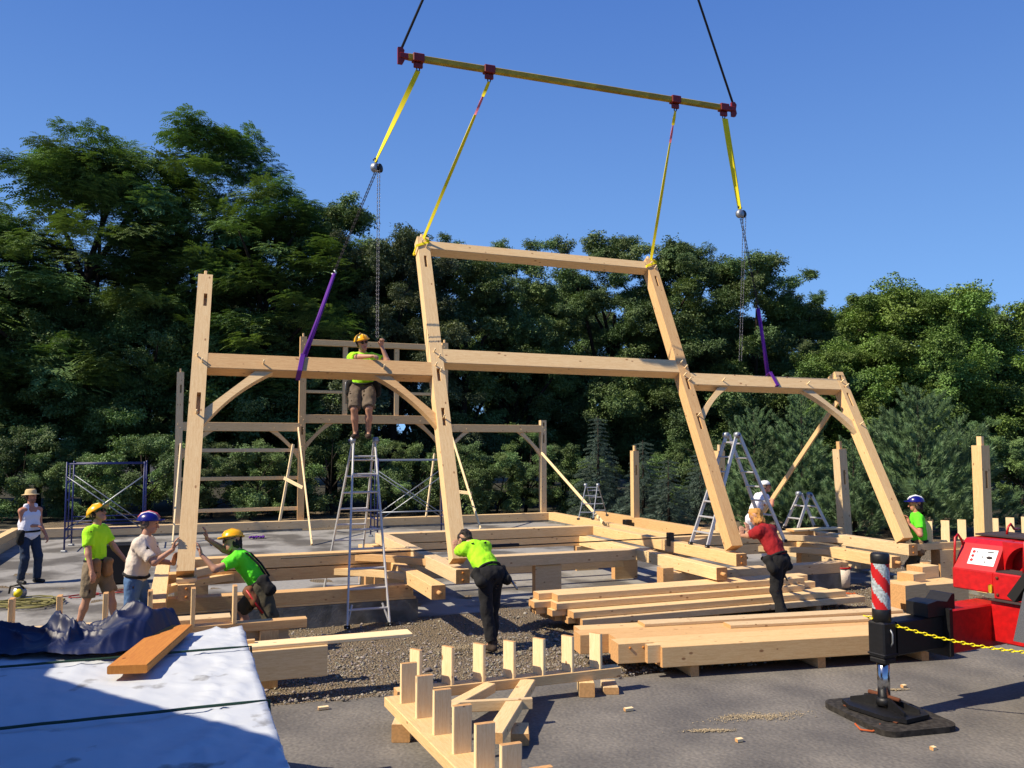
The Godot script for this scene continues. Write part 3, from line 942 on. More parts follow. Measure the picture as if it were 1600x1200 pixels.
		part(h, "top_hook", tube([e[1] + Vector3.UP * 0.07, e[1] + Vector3(0.035, 0.11, 0), e[1] + Vector3(0.0, 0.16, 0), e[1] + Vector3(-0.03, 0.12, 0)], 0.014, 8), M.cable)
		part(h, "load_chain", chain_mesh([e[1] + Vector3.DOWN * 0.06, e[2] + Vector3.UP * 0.05], 0.034, 0.0045, 0.024), M.cable)
		part(h, "load_chain", chain_mesh([e[1] + Vector3(0.03, -0.06, 0), e[2] + Vector3(0.02, 0.05, 0)], 0.034, 0.0045, 0.024), M.cable)
		part(h, "bottom_hook", tube([e[2] + Vector3.UP * 0.06, e[2] + Vector3(0.03, 0.02, 0), e[2] + Vector3(0, -0.03, 0), e[2] + Vector3(-0.035, 0.01, 0)], 0.015, 8), M.galv)
		var bottom := Vector3(-2.148, 4.260, -13.300) if i == 0 else Vector3(4.211, 4.129, -15.600)
		part(h, "hand_chain", chain_mesh([e[1] + Vector3(0.05, -0.06, 0.05), bottom], 0.034, 0.0035, 0.02), M.steel)
		part(h, "hand_chain", chain_mesh([e[1] + Vector3(0.09, -0.06, 0.08), bottom + Vector3(0.035, 0.0, 0.03)], 0.034, 0.0035, 0.02), M.steel)
		var pt := org + D * float(e[3]) + dv * (A_T - 0.13)
		var dn2 := D.cross(dv).normalized()
		var g := thing("purple_sling", ["purple round sling choked round the left tie beam", "purple round sling choked round the right tie beam"][i], "lifting sling", pt, "purple slings")
		var topp := pt + dv * 0.14 - dn2 * 0.1
		part(g, "round_sling", tube([e[2], e[2].lerp(topp, 0.5) + Vector3(0.01, 0, 0), topp], 0.028, 8), M.sling_purple)
		part(g, "round_sling", tube([e[2] + Vector3(0.015, 0, 0.02), topp + D * 0.04], 0.022, 8), M.sling_purple)
		var loop := []
		for a in [[0.015, 0.145], [0.018, -0.145], [-0.225, -0.145], [-0.225, 0.145], [0.015, 0.145]]:
			loop.append(pt + dn2 * a[0] + dv * a[1] + D * (0.05 if a[1] < 0 else 0.0) * (1 if right else -1))
		for k in 4:
			part(g, "loop", beam_mesh(loop[k].distance_to(loop[k + 1]) + 0.02, 0.016, 0.07, 0.005), M.sling_purple, along(loop[k], loop[k + 1], dn2 if k % 2 == 0 else dv))
		i += 1

# ---------- trees ----------
func clump(kind: String, radius: float, n: int, sd: int) -> ArrayMesh:
	# one bough-end of foliage: many small leaves on twigs spread through a lumpy ball of the given radius
	var r := RandomNumberGenerator.new()
	r.seed = sd
	var v := PackedVector3Array(); var idx := PackedInt32Array(); var col := PackedColorArray()
	var leaf := func(p: Vector3, d: Vector3, nn: Vector3, l: float, w: float, g: float):
		var s := d.cross(nn).normalized() * w
		var k := v.size()
		for q in [p, p + d * l * 0.45 + s + nn * w * 0.35, p + d * l, p + d * l * 0.45 - s + nn * w * 0.35]:
			v.append(q); col.append(Color(g, g, g))
		idx.append_array([k, k + 1, k + 2, k, k + 2, k + 3])
	var lobes := []
	for i in 7:
		lobes.append(Vector3(r.randfn(), r.randfn() * 0.5, r.randfn()).normalized() * radius * 0.55)
	if kind == "broad":
		for i in n:
			var dir := Vector3(r.randfn(), r.randfn() * 0.8 + 0.3, r.randfn()).normalized()
			var c: Vector3 = lobes[r.randi() % 7] + dir * radius * 0.5 * pow(r.randf(), 0.35) * Vector3(1, 0.7, 1)
			var tg := r.randf_range(0.7, 1.3)
			for k in 10:
				var p := c + Vector3(r.randfn(), r.randfn() * 0.6, r.randfn()) * 0.085
				var d := (dir * 0.6 + Vector3(r.randfn(), r.randfn() * 0.5 - 0.35, r.randfn()) * 0.7).normalized()
				var nn := (Vector3.UP + Vector3(r.randfn(), 0, r.randfn()) * 0.6 + dir * 0.4).normalized()
				leaf.call(p, d, (nn - d * nn.dot(d)).normalized(), r.randf_range(0.08, 0.14), r.randf_range(0.025, 0.042), tg * r.randf_range(0.8, 1.2))
	else:
		for i in n:
			var dir := Vector3(r.randfn(), r.randfn() * 0.55 + 0.15, r.randfn()).normalized()
			var p: Vector3 = lobes[r.randi() % 7] * Vector3(1.1, 1.0, 1.1) + dir * radius * 0.5 * pow(r.randf(), 0.4) * Vector3(1.1, 0.8, 1.1)
			var d := Vector3(dir.x, r.randf_range(0.0, 0.45), dir.z).normalized()
			var tg := r.randf_range(0.7, 1.3)
			for k in 5:
				d = (d + Vector3.DOWN * 0.11).normalized()
				p += d * 0.09
				var sd2 := d.cross(Vector3.UP).normalized()
				for s in [-1.0, 1.0]:
					leaf.call(p, (sd2 * s + d * 0.55 + Vector3.DOWN * 0.12).normalized(), Vector3.UP, r.randf_range(0.14, 0.21), 0.036, tg * r.randf_range(0.85, 1.15))
	return commit(v, PackedVector2Array(), idx, false, null, col)

func bough(stiff: bool, sd: int) -> ArrayMesh:
	# a conifer branch one metre long along -z, tufts of needles along it and on its side twigs
	var r := RandomNumberGenerator.new()
	r.seed = sd
	var v := PackedVector3Array(); var idx := PackedInt32Array(); var col := PackedColorArray()
	var tufts := 34 if stiff else 30
	for t in tufts:
		var f := sqrt((t + 0.5) / tufts)
		var wide := (0.30 if stiff else 0.24) * (1.15 - f)
		var x := r.randf_range(-1, 1) * wide
		var base := Vector3(x, (-0.06 * f if stiff else 0.16 * f * f) + r.randfn() * 0.02, -f + absf(x) * 0.5)
		var ax := Vector3(x * 1.6 + r.randfn() * 0.15, (-0.05 if stiff else 0.5) + r.randfn() * 0.15, -1.0).normalized()
		var s1 := ax.cross(Vector3.UP).normalized(); var s2 := s1.cross(ax)
		var g := r.randf_range(0.7, 1.3)
		for i in 22:
			var a := r.randf() * TAU
			var rad := s1 * cos(a) + s2 * sin(a)
			var p := base + ax * r.randf() * (0.15 if stiff else 0.12)
			var d := (rad * (0.9 if stiff else 0.55) + ax * 0.8).normalized()
			var l := r.randf_range(0.05, 0.08) if stiff else r.randf_range(0.10, 0.16)
			var w := d.cross(ax).normalized() * (0.006 if stiff else 0.005)
			var k := v.size()
			v.append(p + w); v.append(p - w); v.append(p + d * l)
			for q in 3:
				col.append(Color(g, g, g))
			idx.append_array([k, k + 1, k + 2])
	return commit(v, PackedVector2Array(), idx, false, null, col)

func crown(parent: Node, called: String, mesh: Mesh, m, xfs: Array, cols: Array):
	var mm := MultiMesh.new()
	mm.transform_format = MultiMesh.TRANSFORM_3D
	mm.use_colors = true
	mm.mesh = mesh
	mm.instance_count = xfs.size()
	for i in xfs.size():
		mm.set_instance_transform(i, xfs[i])
		mm.set_instance_color(i, cols[i])
	var o := MultiMeshInstance3D.new()
	o.multimesh = mm
	o.material_override = m
	o.name = called
	o.set_meta("kind", "stuff")
	parent.add_child(o, true)
	return o

# broadleaf or feathery tree: at = foot, h = height, rad = crown radius, low = where the crown begins
func leafy_tree(label: String, group: String, at: Vector3, h: float, rad: float, low: float, kind: String, tint: Color, n_blob: int, called := "broadleaf_tree"):
	var t := thing(called, label, "tree" if h > 4.0 else "shrub", at, group)
	var r := RandomNumberGenerator.new()
	r.seed = int(absf(at.x * 131 + at.z * 17 + h * 7)) + 3
	var ch := h - low
	var trunk_top := Vector3(r.randfn() * 0.4, low + ch * 0.62, r.randfn() * 0.4)
	var tr := [] ; var rr := []
	for i in 7:
		var f := i / 6.0
		tr.append(at + trunk_top * f + Vector3(sin(f * 5 + at.x), 0, cos(f * 4 + at.x)) * 0.10 * h / 15.0)
		rr.append(lerpf(0.021 * h, 0.006 * h, f))
	part(t, "trunk", tube(tr, rr, 8), M.bark)
	var lists := [[], [], []]
	var limbs := []
	for b in int(n_blob * (2.5 if kind == "feather" else 2.1)):
		var f := pow(r.randf(), 0.8)
		var yy := low + ch * (0.06 + 0.86 * f)
		var prof := sqrt(maxf(0.05, 1.0 - pow(absf((f - 0.42) / 0.62), 2.2)))
		var a := r.randf() * TAU
		var q := rad * prof * sqrt(r.randf_range(0.12, 1.0)) * 0.86
		var c := Vector3(cos(a) * q, yy, sin(a) * q)
		var br := rad * r.randf_range(0.12, 0.27) * (1.1 - 0.3 * f)
		if b % 7 == 0:
			c = Vector3(cos(a) * rad * prof * 1.02, minf(yy + 0.06 * ch, h * 0.97), sin(a) * rad * prof * 1.02)
			br *= 0.7
		elif b % 11 == 3:
			c = Vector3(r.randfn() * 0.22 * rad, h * r.randf_range(0.84, 0.96), r.randfn() * 0.22 * rad)
			br *= 0.8
		if b < 9:
			var s := trunk_top * clampf((yy - ch * 0.25) / trunk_top.y, 0.25, 0.95)
			limbs.append([at + s, at + s.lerp(c, 0.55) + Vector3.UP * 0.04 * h, at + c])
		var bright := r.randf_range(0.7, 1.35)
		var warm := r.randf_range(-0.08, 0.12)
		for k in 2:
			var size := 0 if br < 0.75 else (1 if br < 1.1 else 2)
			var cc := c + Vector3(r.randfn(), r.randfn() * 0.5, r.randfn()) * br * 0.5 * k
			var sc: float = br * (1.0 - 0.25 * k) / [0.6, 0.95, 1.3][size]
			lists[size].append([Transform3D(Basis.from_euler(Vector3(r.randfn() * 0.2, r.randf() * TAU, r.randfn() * 0.2)).scaled(Vector3.ONE * sc), cc), Color(tint.r * bright * (1.0 + warm), tint.g * bright, tint.b * bright * (1.0 - warm))])
	for l in limbs:
		part(t, "limb", tube(l, [0.009 * h, 0.006 * h, 0.002 * h], 6), M.bark)
	for size in 3:
		if lists[size].size():
			crown(t, "crown", M["clump_%s%d" % [kind, size]], M.leaf_feather if kind == "feather" else M.leaf_broad, lists[size].map(func(e): return e[0]), lists[size].map(func(e): return e[1]))
	return t

func conifer(label: String, group: String, at: Vector3, h: float, rad: float, tint: Color, stiff: bool):
	var t := thing("spruce_tree" if stiff else "pine_tree", label, "tree", at, group)
	var r := RandomNumberGenerator.new()
	r.seed = int(absf(at.x * 91 + at.z * 37)) + 1
	part(t, "trunk", tube([at, at + Vector3.UP * h * 0.5, at + Vector3.UP * h * 0.97], [0.024 * h, 0.014 * h, 0.003 * h], 7), M.bark)
	var xfs := []; var cols := []
	var rows := int(h / (0.15 if stiff else 0.28))
	for i in rows:
		var f := float(i) / rows
		var y := h * (0.04 + 0.95 * f)
		var n := 7 if stiff else 8
		for k in n:
			var a := TAU * k / n + i * 1.7 + r.randfn() * 0.25
			var prof := (1.0 - f) if stiff else pow(1.0 - f, 0.62) * (0.75 + 0.25 * sin(f * 9.0 + k))
			var l := rad * prof * r.randf_range(0.75, 1.15) + 0.15
			var up := (-0.22 if stiff else 0.28 + 0.5 * f)
			var out := Vector3(cos(a), up, sin(a)).normalized()
			var bs := Basis.looking_at(out, Vector3.UP).rotated(out, r.randfn() * 0.3)
			xfs.append(Transform3D(bs.scaled_local(Vector3(1.0, 1.0, 1.0) * clampf(l, 0.35, 3.0)), Vector3(0, y, 0)))
			var w := r.randf_range(0.7, 1.25)
			cols.append(tint * w)
	crown(t, "crown", M["bough_stiff"] if stiff else M["bough_soft"], M.needle, xfs, cols)
	return t

func build_trees():
	for k in 3:
		M["clump_broad%d" % k] = clump("broad", [0.6, 0.95, 1.3][k], [70, 150, 240][k], 100 + k)
		M["clump_feather%d" % k] = clump("feather", [0.6, 0.95, 1.3][k], [46, 95, 150][k], 200 + k)
	M["bough_stiff"] = bough(true, 7)
	M["bough_soft"] = bough(false, 9)
	var F := Color(0.145, 0.25, 0.08)   # feathery
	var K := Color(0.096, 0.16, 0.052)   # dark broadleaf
	var Y := Color(0.15, 0.255, 0.05)   # sunny maple
	var gl := "feathery trees on the left"
	var gd := "dark broadleaf trees behind the frame"
	var gm := "maples on the right"
	# [label, group, foot, height, radius, crown base, kind, tint, blobs, clusters per blob]
	var list := [
		["tall feathery tree with a ragged spire, highest of the left wood", gl, Vector3(-13.811, 1.863, -38.000), 17.6, 4.2, 4.0, "feather", F * 1.1, 56],
		["broad feathery tree with reaching top branches at the far left", gl, Vector3(-17.916, 1.902, -36.000), 16.0, 5.6, 2.5, "feather", F, 76],
		["feathery tree with drooping layered boughs right of the spire", gl, Vector3(-10.462, 1.883, -37.000), 13.6, 4.4, 2.0, "feather", F * 1.05, 58],
		["feathery tree cut off by the left picture edge", gl, Vector3(-21.905, 1.922, -35.000), 12.6, 4.2, 1.5, "feather", F * 0.95, 52],
		["feathery tree standing outside the picture to the left", gl, Vector3(-30, 0, -36), 14.0, 5.0, 2.0, "feather", F, 60],
		["lower leafy tree filling the left wood under the feathery ones", gl, Vector3(-15.456, 1.362, -36.000), 9.4, 4.4, 0.8, "broad", F * 0.9, 60],
		["lower leafy tree at the left edge behind the blue scaffold", gl, Vector3(-19.509, 1.396, -35.000), 8.4, 4.2, 0.5, "broad", F * 0.9, 58],
		["leafy tree behind the left half of the standing bent", gl, Vector3(-11.148, 1.328, -37.000), 8.8, 3.8, 0.5, "broad", K * 1.05, 54],
		["dark round tree right of the feathery wood", gd, Vector3(-8.445, 1.825, -40.000), 14.6, 4.0, 2.0, "broad", K * 1.15, 60],
		["pale tufted round tree behind the second leaning post", gd, Vector3(-5.387, 1.863, -38.000), 12.9, 4.3, 1.0, "broad", Color(0.085, 0.12, 0.055), 74],
		["dark tree behind the collar beam", gd, Vector3(-2.413, 1.825, -40.000), 12.6, 4.0, 1.0, "broad", K, 60],
		["leafy tree whose top pokes above the collar beam", gd, Vector3(0.253, 1.786, -42.000), 13.3, 3.2, 1.0, "broad", K * 1.25, 48],
		["dark tree low behind the middle of the frame", gd, Vector3(0.000, 1.363, -46.000), 9.6, 4.4, 0.4, "broad", F * 0.9, 60],
		["tall dark oak left of the third leaning post", gd, Vector3(5.026, 1.766, -43.000), 14.2, 4.2, 1.5, "broad", K * 1.05, 66],
		["tall dark oak behind the right yellow sling", gd, Vector3(8.392, 1.786, -42.000), 13.2, 4.2, 1.0, "broad", K, 66],
		["dark oak with open top behind the right chain hoist", gd, Vector3(11.748, 1.805, -41.000), 12.2, 3.8, 1.0, "broad", K * 1.1, 56],
		["dark oak sloping down to the right of the hoist", gd, Vector3(14.251, 1.786, -42.000), 10.6, 3.2, 0.6, "broad", K, 48],
		["dark low tree behind the right tie beam", gd, Vector3(10.847, 1.052, -45.000), 7.6, 4.4, 0.3, "broad", K * 0.85, 58],  # tint lowered: the shade inside the wood is put into the leaf colour
		["low dark tree behind the third leaning post", gd, Vector3(5.544, 1.018, -46.000), 7.4, 4.4, 0.3, "broad", K * 0.85, 58],  # leaves tinted darker here too, standing in for shade under the crowns
		["sunlit yellow-green maple with layered crown on the right", gm, Vector3(19.303, 1.825, -40.000), 10.2, 5.4, 1.2, "broad", Y, 96],
		["sunlit maple bough low beside the last leaning post", gm, Vector3(15.751, 1.578, -38.000), 7.6, 3.6, 0.8, "broad", Y * 0.9, 54],
		["dark tree behind the crown of the sunlit maple", gm, Vector3(22.938, 1.592, -52.000), 12.4, 3.8, 3.0, "broad", K * 1.2, 44],
		["dark tree at the right picture edge", gm, Vector3(23.828, 1.825, -40.000), 9.4, 4.0, 0.5, "broad", K * 1.15, 60],
		["dark tree behind the far right short post", gm, Vector3(24.207, 1.417, -44.000), 10.3, 3.6, 0.5, "broad", K * 1.1, 50]]
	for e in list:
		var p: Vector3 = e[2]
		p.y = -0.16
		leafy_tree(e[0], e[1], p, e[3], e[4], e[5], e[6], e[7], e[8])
	# a second row that closes the wood
	var gb := "trees deeper in the wood"
	for i in 23:
		var x := -62.0 + 4.6 * i + rng.randf_range(-1, 1)
		var right := clampf((x - 4.0) / 24.0, 0.0, 1.0)
		leafy_tree("dark tree deeper in the wood, seen through gaps", gb, Vector3(x, -0.16, -56 - rng.randf() * 9), lerpf(15.0, 10.5, right) + rng.randf_range(-1.5, 0.5), 4.8, 0.4, "broad", K * rng.randf_range(0.8, 1.1), 50)
	# understorey
	var gs := "shrubs at the wood edge"
	var feet := [Vector3(-17.699, 0.375, -31.000), Vector3(-15.343, 0.184, -30.500), Vector3(-12.839, 0.224, -30.000), Vector3(-10.945, 0.375, -31.000), Vector3(-9.394, 0.411, -30.500), Vector3(-8.523, 0.574, -31.500), Vector3(-6.843, 0.753, -32.500), Vector3(-4.965, 0.848, -33.000), Vector3(-3.474, 0.724, -33.000), Vector3(-1.986, 0.971, -33.000), Vector3(-0.621, 0.971, -33.000), Vector3(0.512, 1.049, -34.000), Vector3(2.048, 1.176, -34.000), Vector3(2.646, 0.821, -33.500), Vector3(6.650, 0.795, -34.000), Vector3(7.697, 0.971, -33.000), Vector3(12.362, 1.070, -31.000), Vector3(16.248, 1.007, -30.000), Vector3(17.531, 1.033, -29.500), Vector3(-18.931, 0.447, -30.000), Vector3(19.413, 1.119, -30.000)]
	for i in feet.size():
		var p: Vector3 = feet[i]
		p.y = -0.16
		leafy_tree(["dark green shrub at the foot of the wood", "lighter green shrub at the foot of the wood", "yellowish green shrub at the foot of the wood"][i % 3], gs, p, rng.randf_range(2.2, 3.9), rng.randf_range(1.6, 2.3), 0.1, "broad", [K * 0.95, K * 1.35, F * 0.9][i % 3], 16, "shrub")
	# conifers
	var P := Color(0.13, 0.225, 0.095)
	var gp := "young pines at the right"
	for e in [[Vector3(7.720, 1.267, -27.000), 3.9, 1.7, "soft green pine between the leaning posts"], [Vector3(8.901, 1.317, -26.000), 4.3, 1.8, "soft green pine behind the slanting pole"], [Vector3(12.001, 1.366, -25.000), 4.4, 2.3, "wide blue-green pine beside the last leaning post"], [Vector3(10.053, 0.992, -25.000), 2.9, 1.5, "low pine behind the trestle ladder"], [Vector3(13.687, 1.122, -26.000), 3.6, 1.7, "blue-green pine left of the far right short post"], [Vector3(11.872, 0.864, -27.000), 3.6, 1.7, "pine behind the helmeted worker at the last post"], [Vector3(8.940, 0.591, -28.000), 2.6, 1.3, "low pine behind the man with the pole"]]:
		var p: Vector3 = e[0]
		p.y = -0.16
		conifer(e[3], gp, p, e[1], e[2], P, false)
	var gsp := "spruces behind the lone post"
	for e in [[Vector3(3.149, 1.070, -31.000), 3.9, 1.2, "dark slim spruce left of the lone post"], [Vector3(4.473, 1.168, -29.000), 3.0, 1.2, "blue spruce behind the lone post"], [Vector3(5.153, 0.591, -28.000), 2.4, 1.0, "small blue spruce right of the lone post"], [Vector3(6.648, 0.447, -30.000), 2.6, 1.2, "small blue spruce behind the tall trestle ladder"]]:
		var p: Vector3 = e[0]
		p.y = -0.16
		conifer(e[3], gsp, p, e[1], e[2], Color(0.075, 0.125, 0.095), true)

# ---------- lumber ----------
func build_piles():
	# long boards on the gravel in front of the right stem wall
	var t := thing("board_pile", "long pile of fresh boards on the gravel beside the man in red", "lumber pile", B(7.2, 0, -0.1))
	var rows := [[-0.42, 0.0, 5.07, 10.11], [-0.2, 0.0, 4.95, 9.85], [0.03, 0.0, 4.85, 9.95], [0.26, 0.0, 4.8, 9.75], [-0.34, 1.0, 4.97, 9.8], [-0.1, 1.0, 4.75, 9.65], [0.14, 1.0, 4.6, 9.45], [-0.14, 2.0, 4.8, 9.15], [0.08, 2.0, 4.55, 9.55], [0.27, 2.0, 4.65, 9.35], [-0.02, 3.0, 4.87, 9.25], [0.2, 3.0, 4.67, 9.5]]
	for r in rows:
		timber(t, "board", B(r[2], 0.115 + 0.096 * r[1], r[0]), B(r[3], 0.115 + 0.096 * r[1], r[0]), 0.09, 0.21, [M.fir2, M.endgrain] if int(r[1]) % 2 else wood())
	for u in [5.5, 7.3, 9.2]:
		timber(t, "bearer", B(u, 0.02, -0.5), B(u, 0.02, 0.35), 0.1, 0.09)
	# heavy timbers on the asphalt
	t = thing("heavy_timber_pile", "pile of wide heavy timbers on bearers behind the outrigger jack", "lumber pile", B(7, 0, -2.4))
	var h0 := B(4.83, 0, -3.03)
	var E := D.rotated(Vector3.UP, -0.14); var F := W.rotated(Vector3.UP, -0.14)
	var Q := func(u: float, y: float, w: float) -> Vector3: return h0 + E * u + F * w + Vector3.UP * y
	for k in 5:
		var w := 0.13 + 0.262 * k
		timber(t, "timber", Q.call([0.0, -0.42, -0.35, -0.7, -0.62][k], 0.24, w), Q.call([3.7, 4.1, 3.8, 4.0, 3.9][k], 0.24, w), 0.225, 0.255)
	timber(t, "tenon", Q.call(-0.003, 0.27, 0.1), Q.call(-0.15, 0.27, 0.1), 0.2, 0.08)
	for s in [-1, 1]:
		part(t, "peg", tube([Q.call(-0.2 + 0.08 * s, 0.3, 0.28), Q.call(-0.2 + 0.08 * s, 0.3, 0.252)], 0.014, 10), M.old_wood)
	for u in [0.4, 2.0, 3.4]:
		timber(t, "bearer", Q.call(u, 0.063, 0.03), Q.call(u, 0.063, 1.3), 0.125, 0.1)
	timber(t, "board", Q.call(0.2, 0.374, 1.12), Q.call(3.9, 0.374, 1.16), 0.04, 0.22)
	timber(t, "board", Q.call(1.2, 0.374, 0.8), Q.call(3.8, 0.374, 0.74), 0.04, 0.2)
	single("loose_board", "greyed board lying flat on the gravel behind the heavy timbers", "board", beam_mesh(1.6, 0.05, 0.16), [M.weathered, M.weathered], Transform3D(bb(), B(5.3, 0.04, -1.25)))
	# timbers beside the wrapped stack
	t = thing("timber_stack", "big timber and smaller ones stacked on the gravel beside the wrapped stack", "timber stack", B(0, 0, -2.2))
	timber(t, "timber", B(-2.6, 0.345, -2.1), B(1.28, 0.345, -2.1), 0.31, 0.26)
	timber(t, "timber", B(-2.0, 0.50, -1.5), B(0.95, 0.50, -1.5), 0.2, 0.24)
	timber(t, "timber", B(-2.4, 0.50, -1.2), B(0.5, 0.50, -1.2), 0.2, 0.22)
	timber(t, "timber", B(-2.0, 0.66, -1.32), B(0.35, 0.66, -1.32), 0.11, 0.24)
	for u in [-1.6, 0.05]:
		timber(t, "bearer", B(u, 0.06, -2.25), B(u, 0.06, -0.95), 0.26, 0.18)
		timber(t, "bearer", B(u, 0.3, -1.7), B(u, 0.3, -1.0), 0.2, 0.18)
	single("plank", "long plank laid on the big timber and reaching out over the gravel", "board", beam_mesh(3.4, 0.04, 0.24), [M.spruce, M.endgrain], Transform3D(bb(), B(0.5, 0.522, -2.07)))
	single("offcut_block", "short stick lying on the long plank", "timber block", beam_mesh(0.42, 0.035, 0.05), wood(), Transform3D(bb(), B(0.35, 0.562, -2.02)))
	# stub plate behind the tarp
	t = thing("stub_plate", "plate with thin upright stubs half hidden behind the blue tarp", "wall plate", B(-4, 0.6, -3.2))
	var o := Vector3(-5.45, 0, -8.3)
	timber(t, "plate", o + D * -0.2 + Vector3.UP * 0.64, o + D * 3.4 + Vector3.UP * 0.64, 0.10, 0.14)
	for k in 7:
		var p := o + D * (0.12 + 0.42 * k)
		timber(t, "stub", p + Vector3.UP * 0.69, p + Vector3.UP * 1.08, 0.14, 0.045, [M.fir2, M.endgrain], W)
	for k in 3:
		timber(t, "leg", o + D * (0.2 + 1.4 * k) + Vector3.UP * -0.03, o + D * (0.2 + 1.4 * k) + Vector3.UP * 0.59, 0.2, 0.14, null, D)
	# corner plates with stubs on the asphalt
	t = thing("corner_plate_frame", "corner of two wall plates with upright stubs and a diagonal lying on the asphalt", "wall plate", Vector3(-1.1, 0, -7.9))
	var K := Vector3(-1.03, 0, -8.03)
	var N := (-W).rotated(Vector3.UP, 0.05)
	timber(t, "plate", K + N * -0.12 + Vector3.UP * 0.2, K + N * 3.6 + Vector3.UP * 0.2, 0.09, 0.25)
	timber(t, "plate", K + D * 0.02 + W * 0.3 + Vector3.UP * 0.2, K + D * 2.43 + W * 0.3 + Vector3.UP * 0.2, 0.1, 0.15)
	for k in 8:
		var p := K + N * (0.13 + 0.46 * k) + D * 0.03
		timber(t, "stub", p + Vector3.UP * 0.246, p + Vector3.UP * 0.60, 0.15, 0.045, [M.spruce, M.endgrain], D)
	for k in 7:
		var p := K + D * (0.22 + 0.325 * k) + W * 0.3
		timber(t, "stub", p + Vector3.UP * 0.251, p + Vector3.UP * 0.61, 0.14, 0.042, [M.spruce, M.endgrain], (D * 0.5 - W * 0.85).normalized())
	var d0 := K + D * 1.36 + W * 0.215
	var d1 := K + D * 0.44 + N * 1.15
	timber(t, "diagonal", d0 + Vector3.UP * 0.19, d1 + Vector3.UP * 0.19, 0.09, 0.15)
	timber(t, "diagonal", K + D * 0.1 + N * 0.55 + Vector3.UP * 0.2, K + D * 0.95 + W * 0.2 + Vector3.UP * 0.2, 0.09, 0.12)
	timber(t, "cross_piece", K + D * 0.35 + N * 0.25 + Vector3.UP * 0.2, K + D * 1.12 + N * 0.42 + Vector3.UP * 0.2, 0.1, 0.05)
	var g := "blocks under the corner plates"
	for e in [[K + D * -0.07 + N * 0.3, 0.155, "square dark block under the left corner of the stub plates"], [K + D * 2.33 + W * 0.3, 0.07, "flat blocks under the right end of the stub plates"], [K + D * 2.05 + W * 0.3, 0.145, "second flat block under the right end of the stub plates"], [K + D * 0.85 + N * 0.75, 0.10, "offcut lying under the diagonal of the stub plates"], [K + N * 2.9, 0.14, "block under the near end of the stub plates"]]:
		single("support_block", e[2], "timber block", beam_mesh(0.3, e[1], 0.16), wood(), Transform3D(Basis(Vector3.UP, PHI + 1.2), e[0] + Vector3.UP * (e[1] / 2 + 0.003)), g)

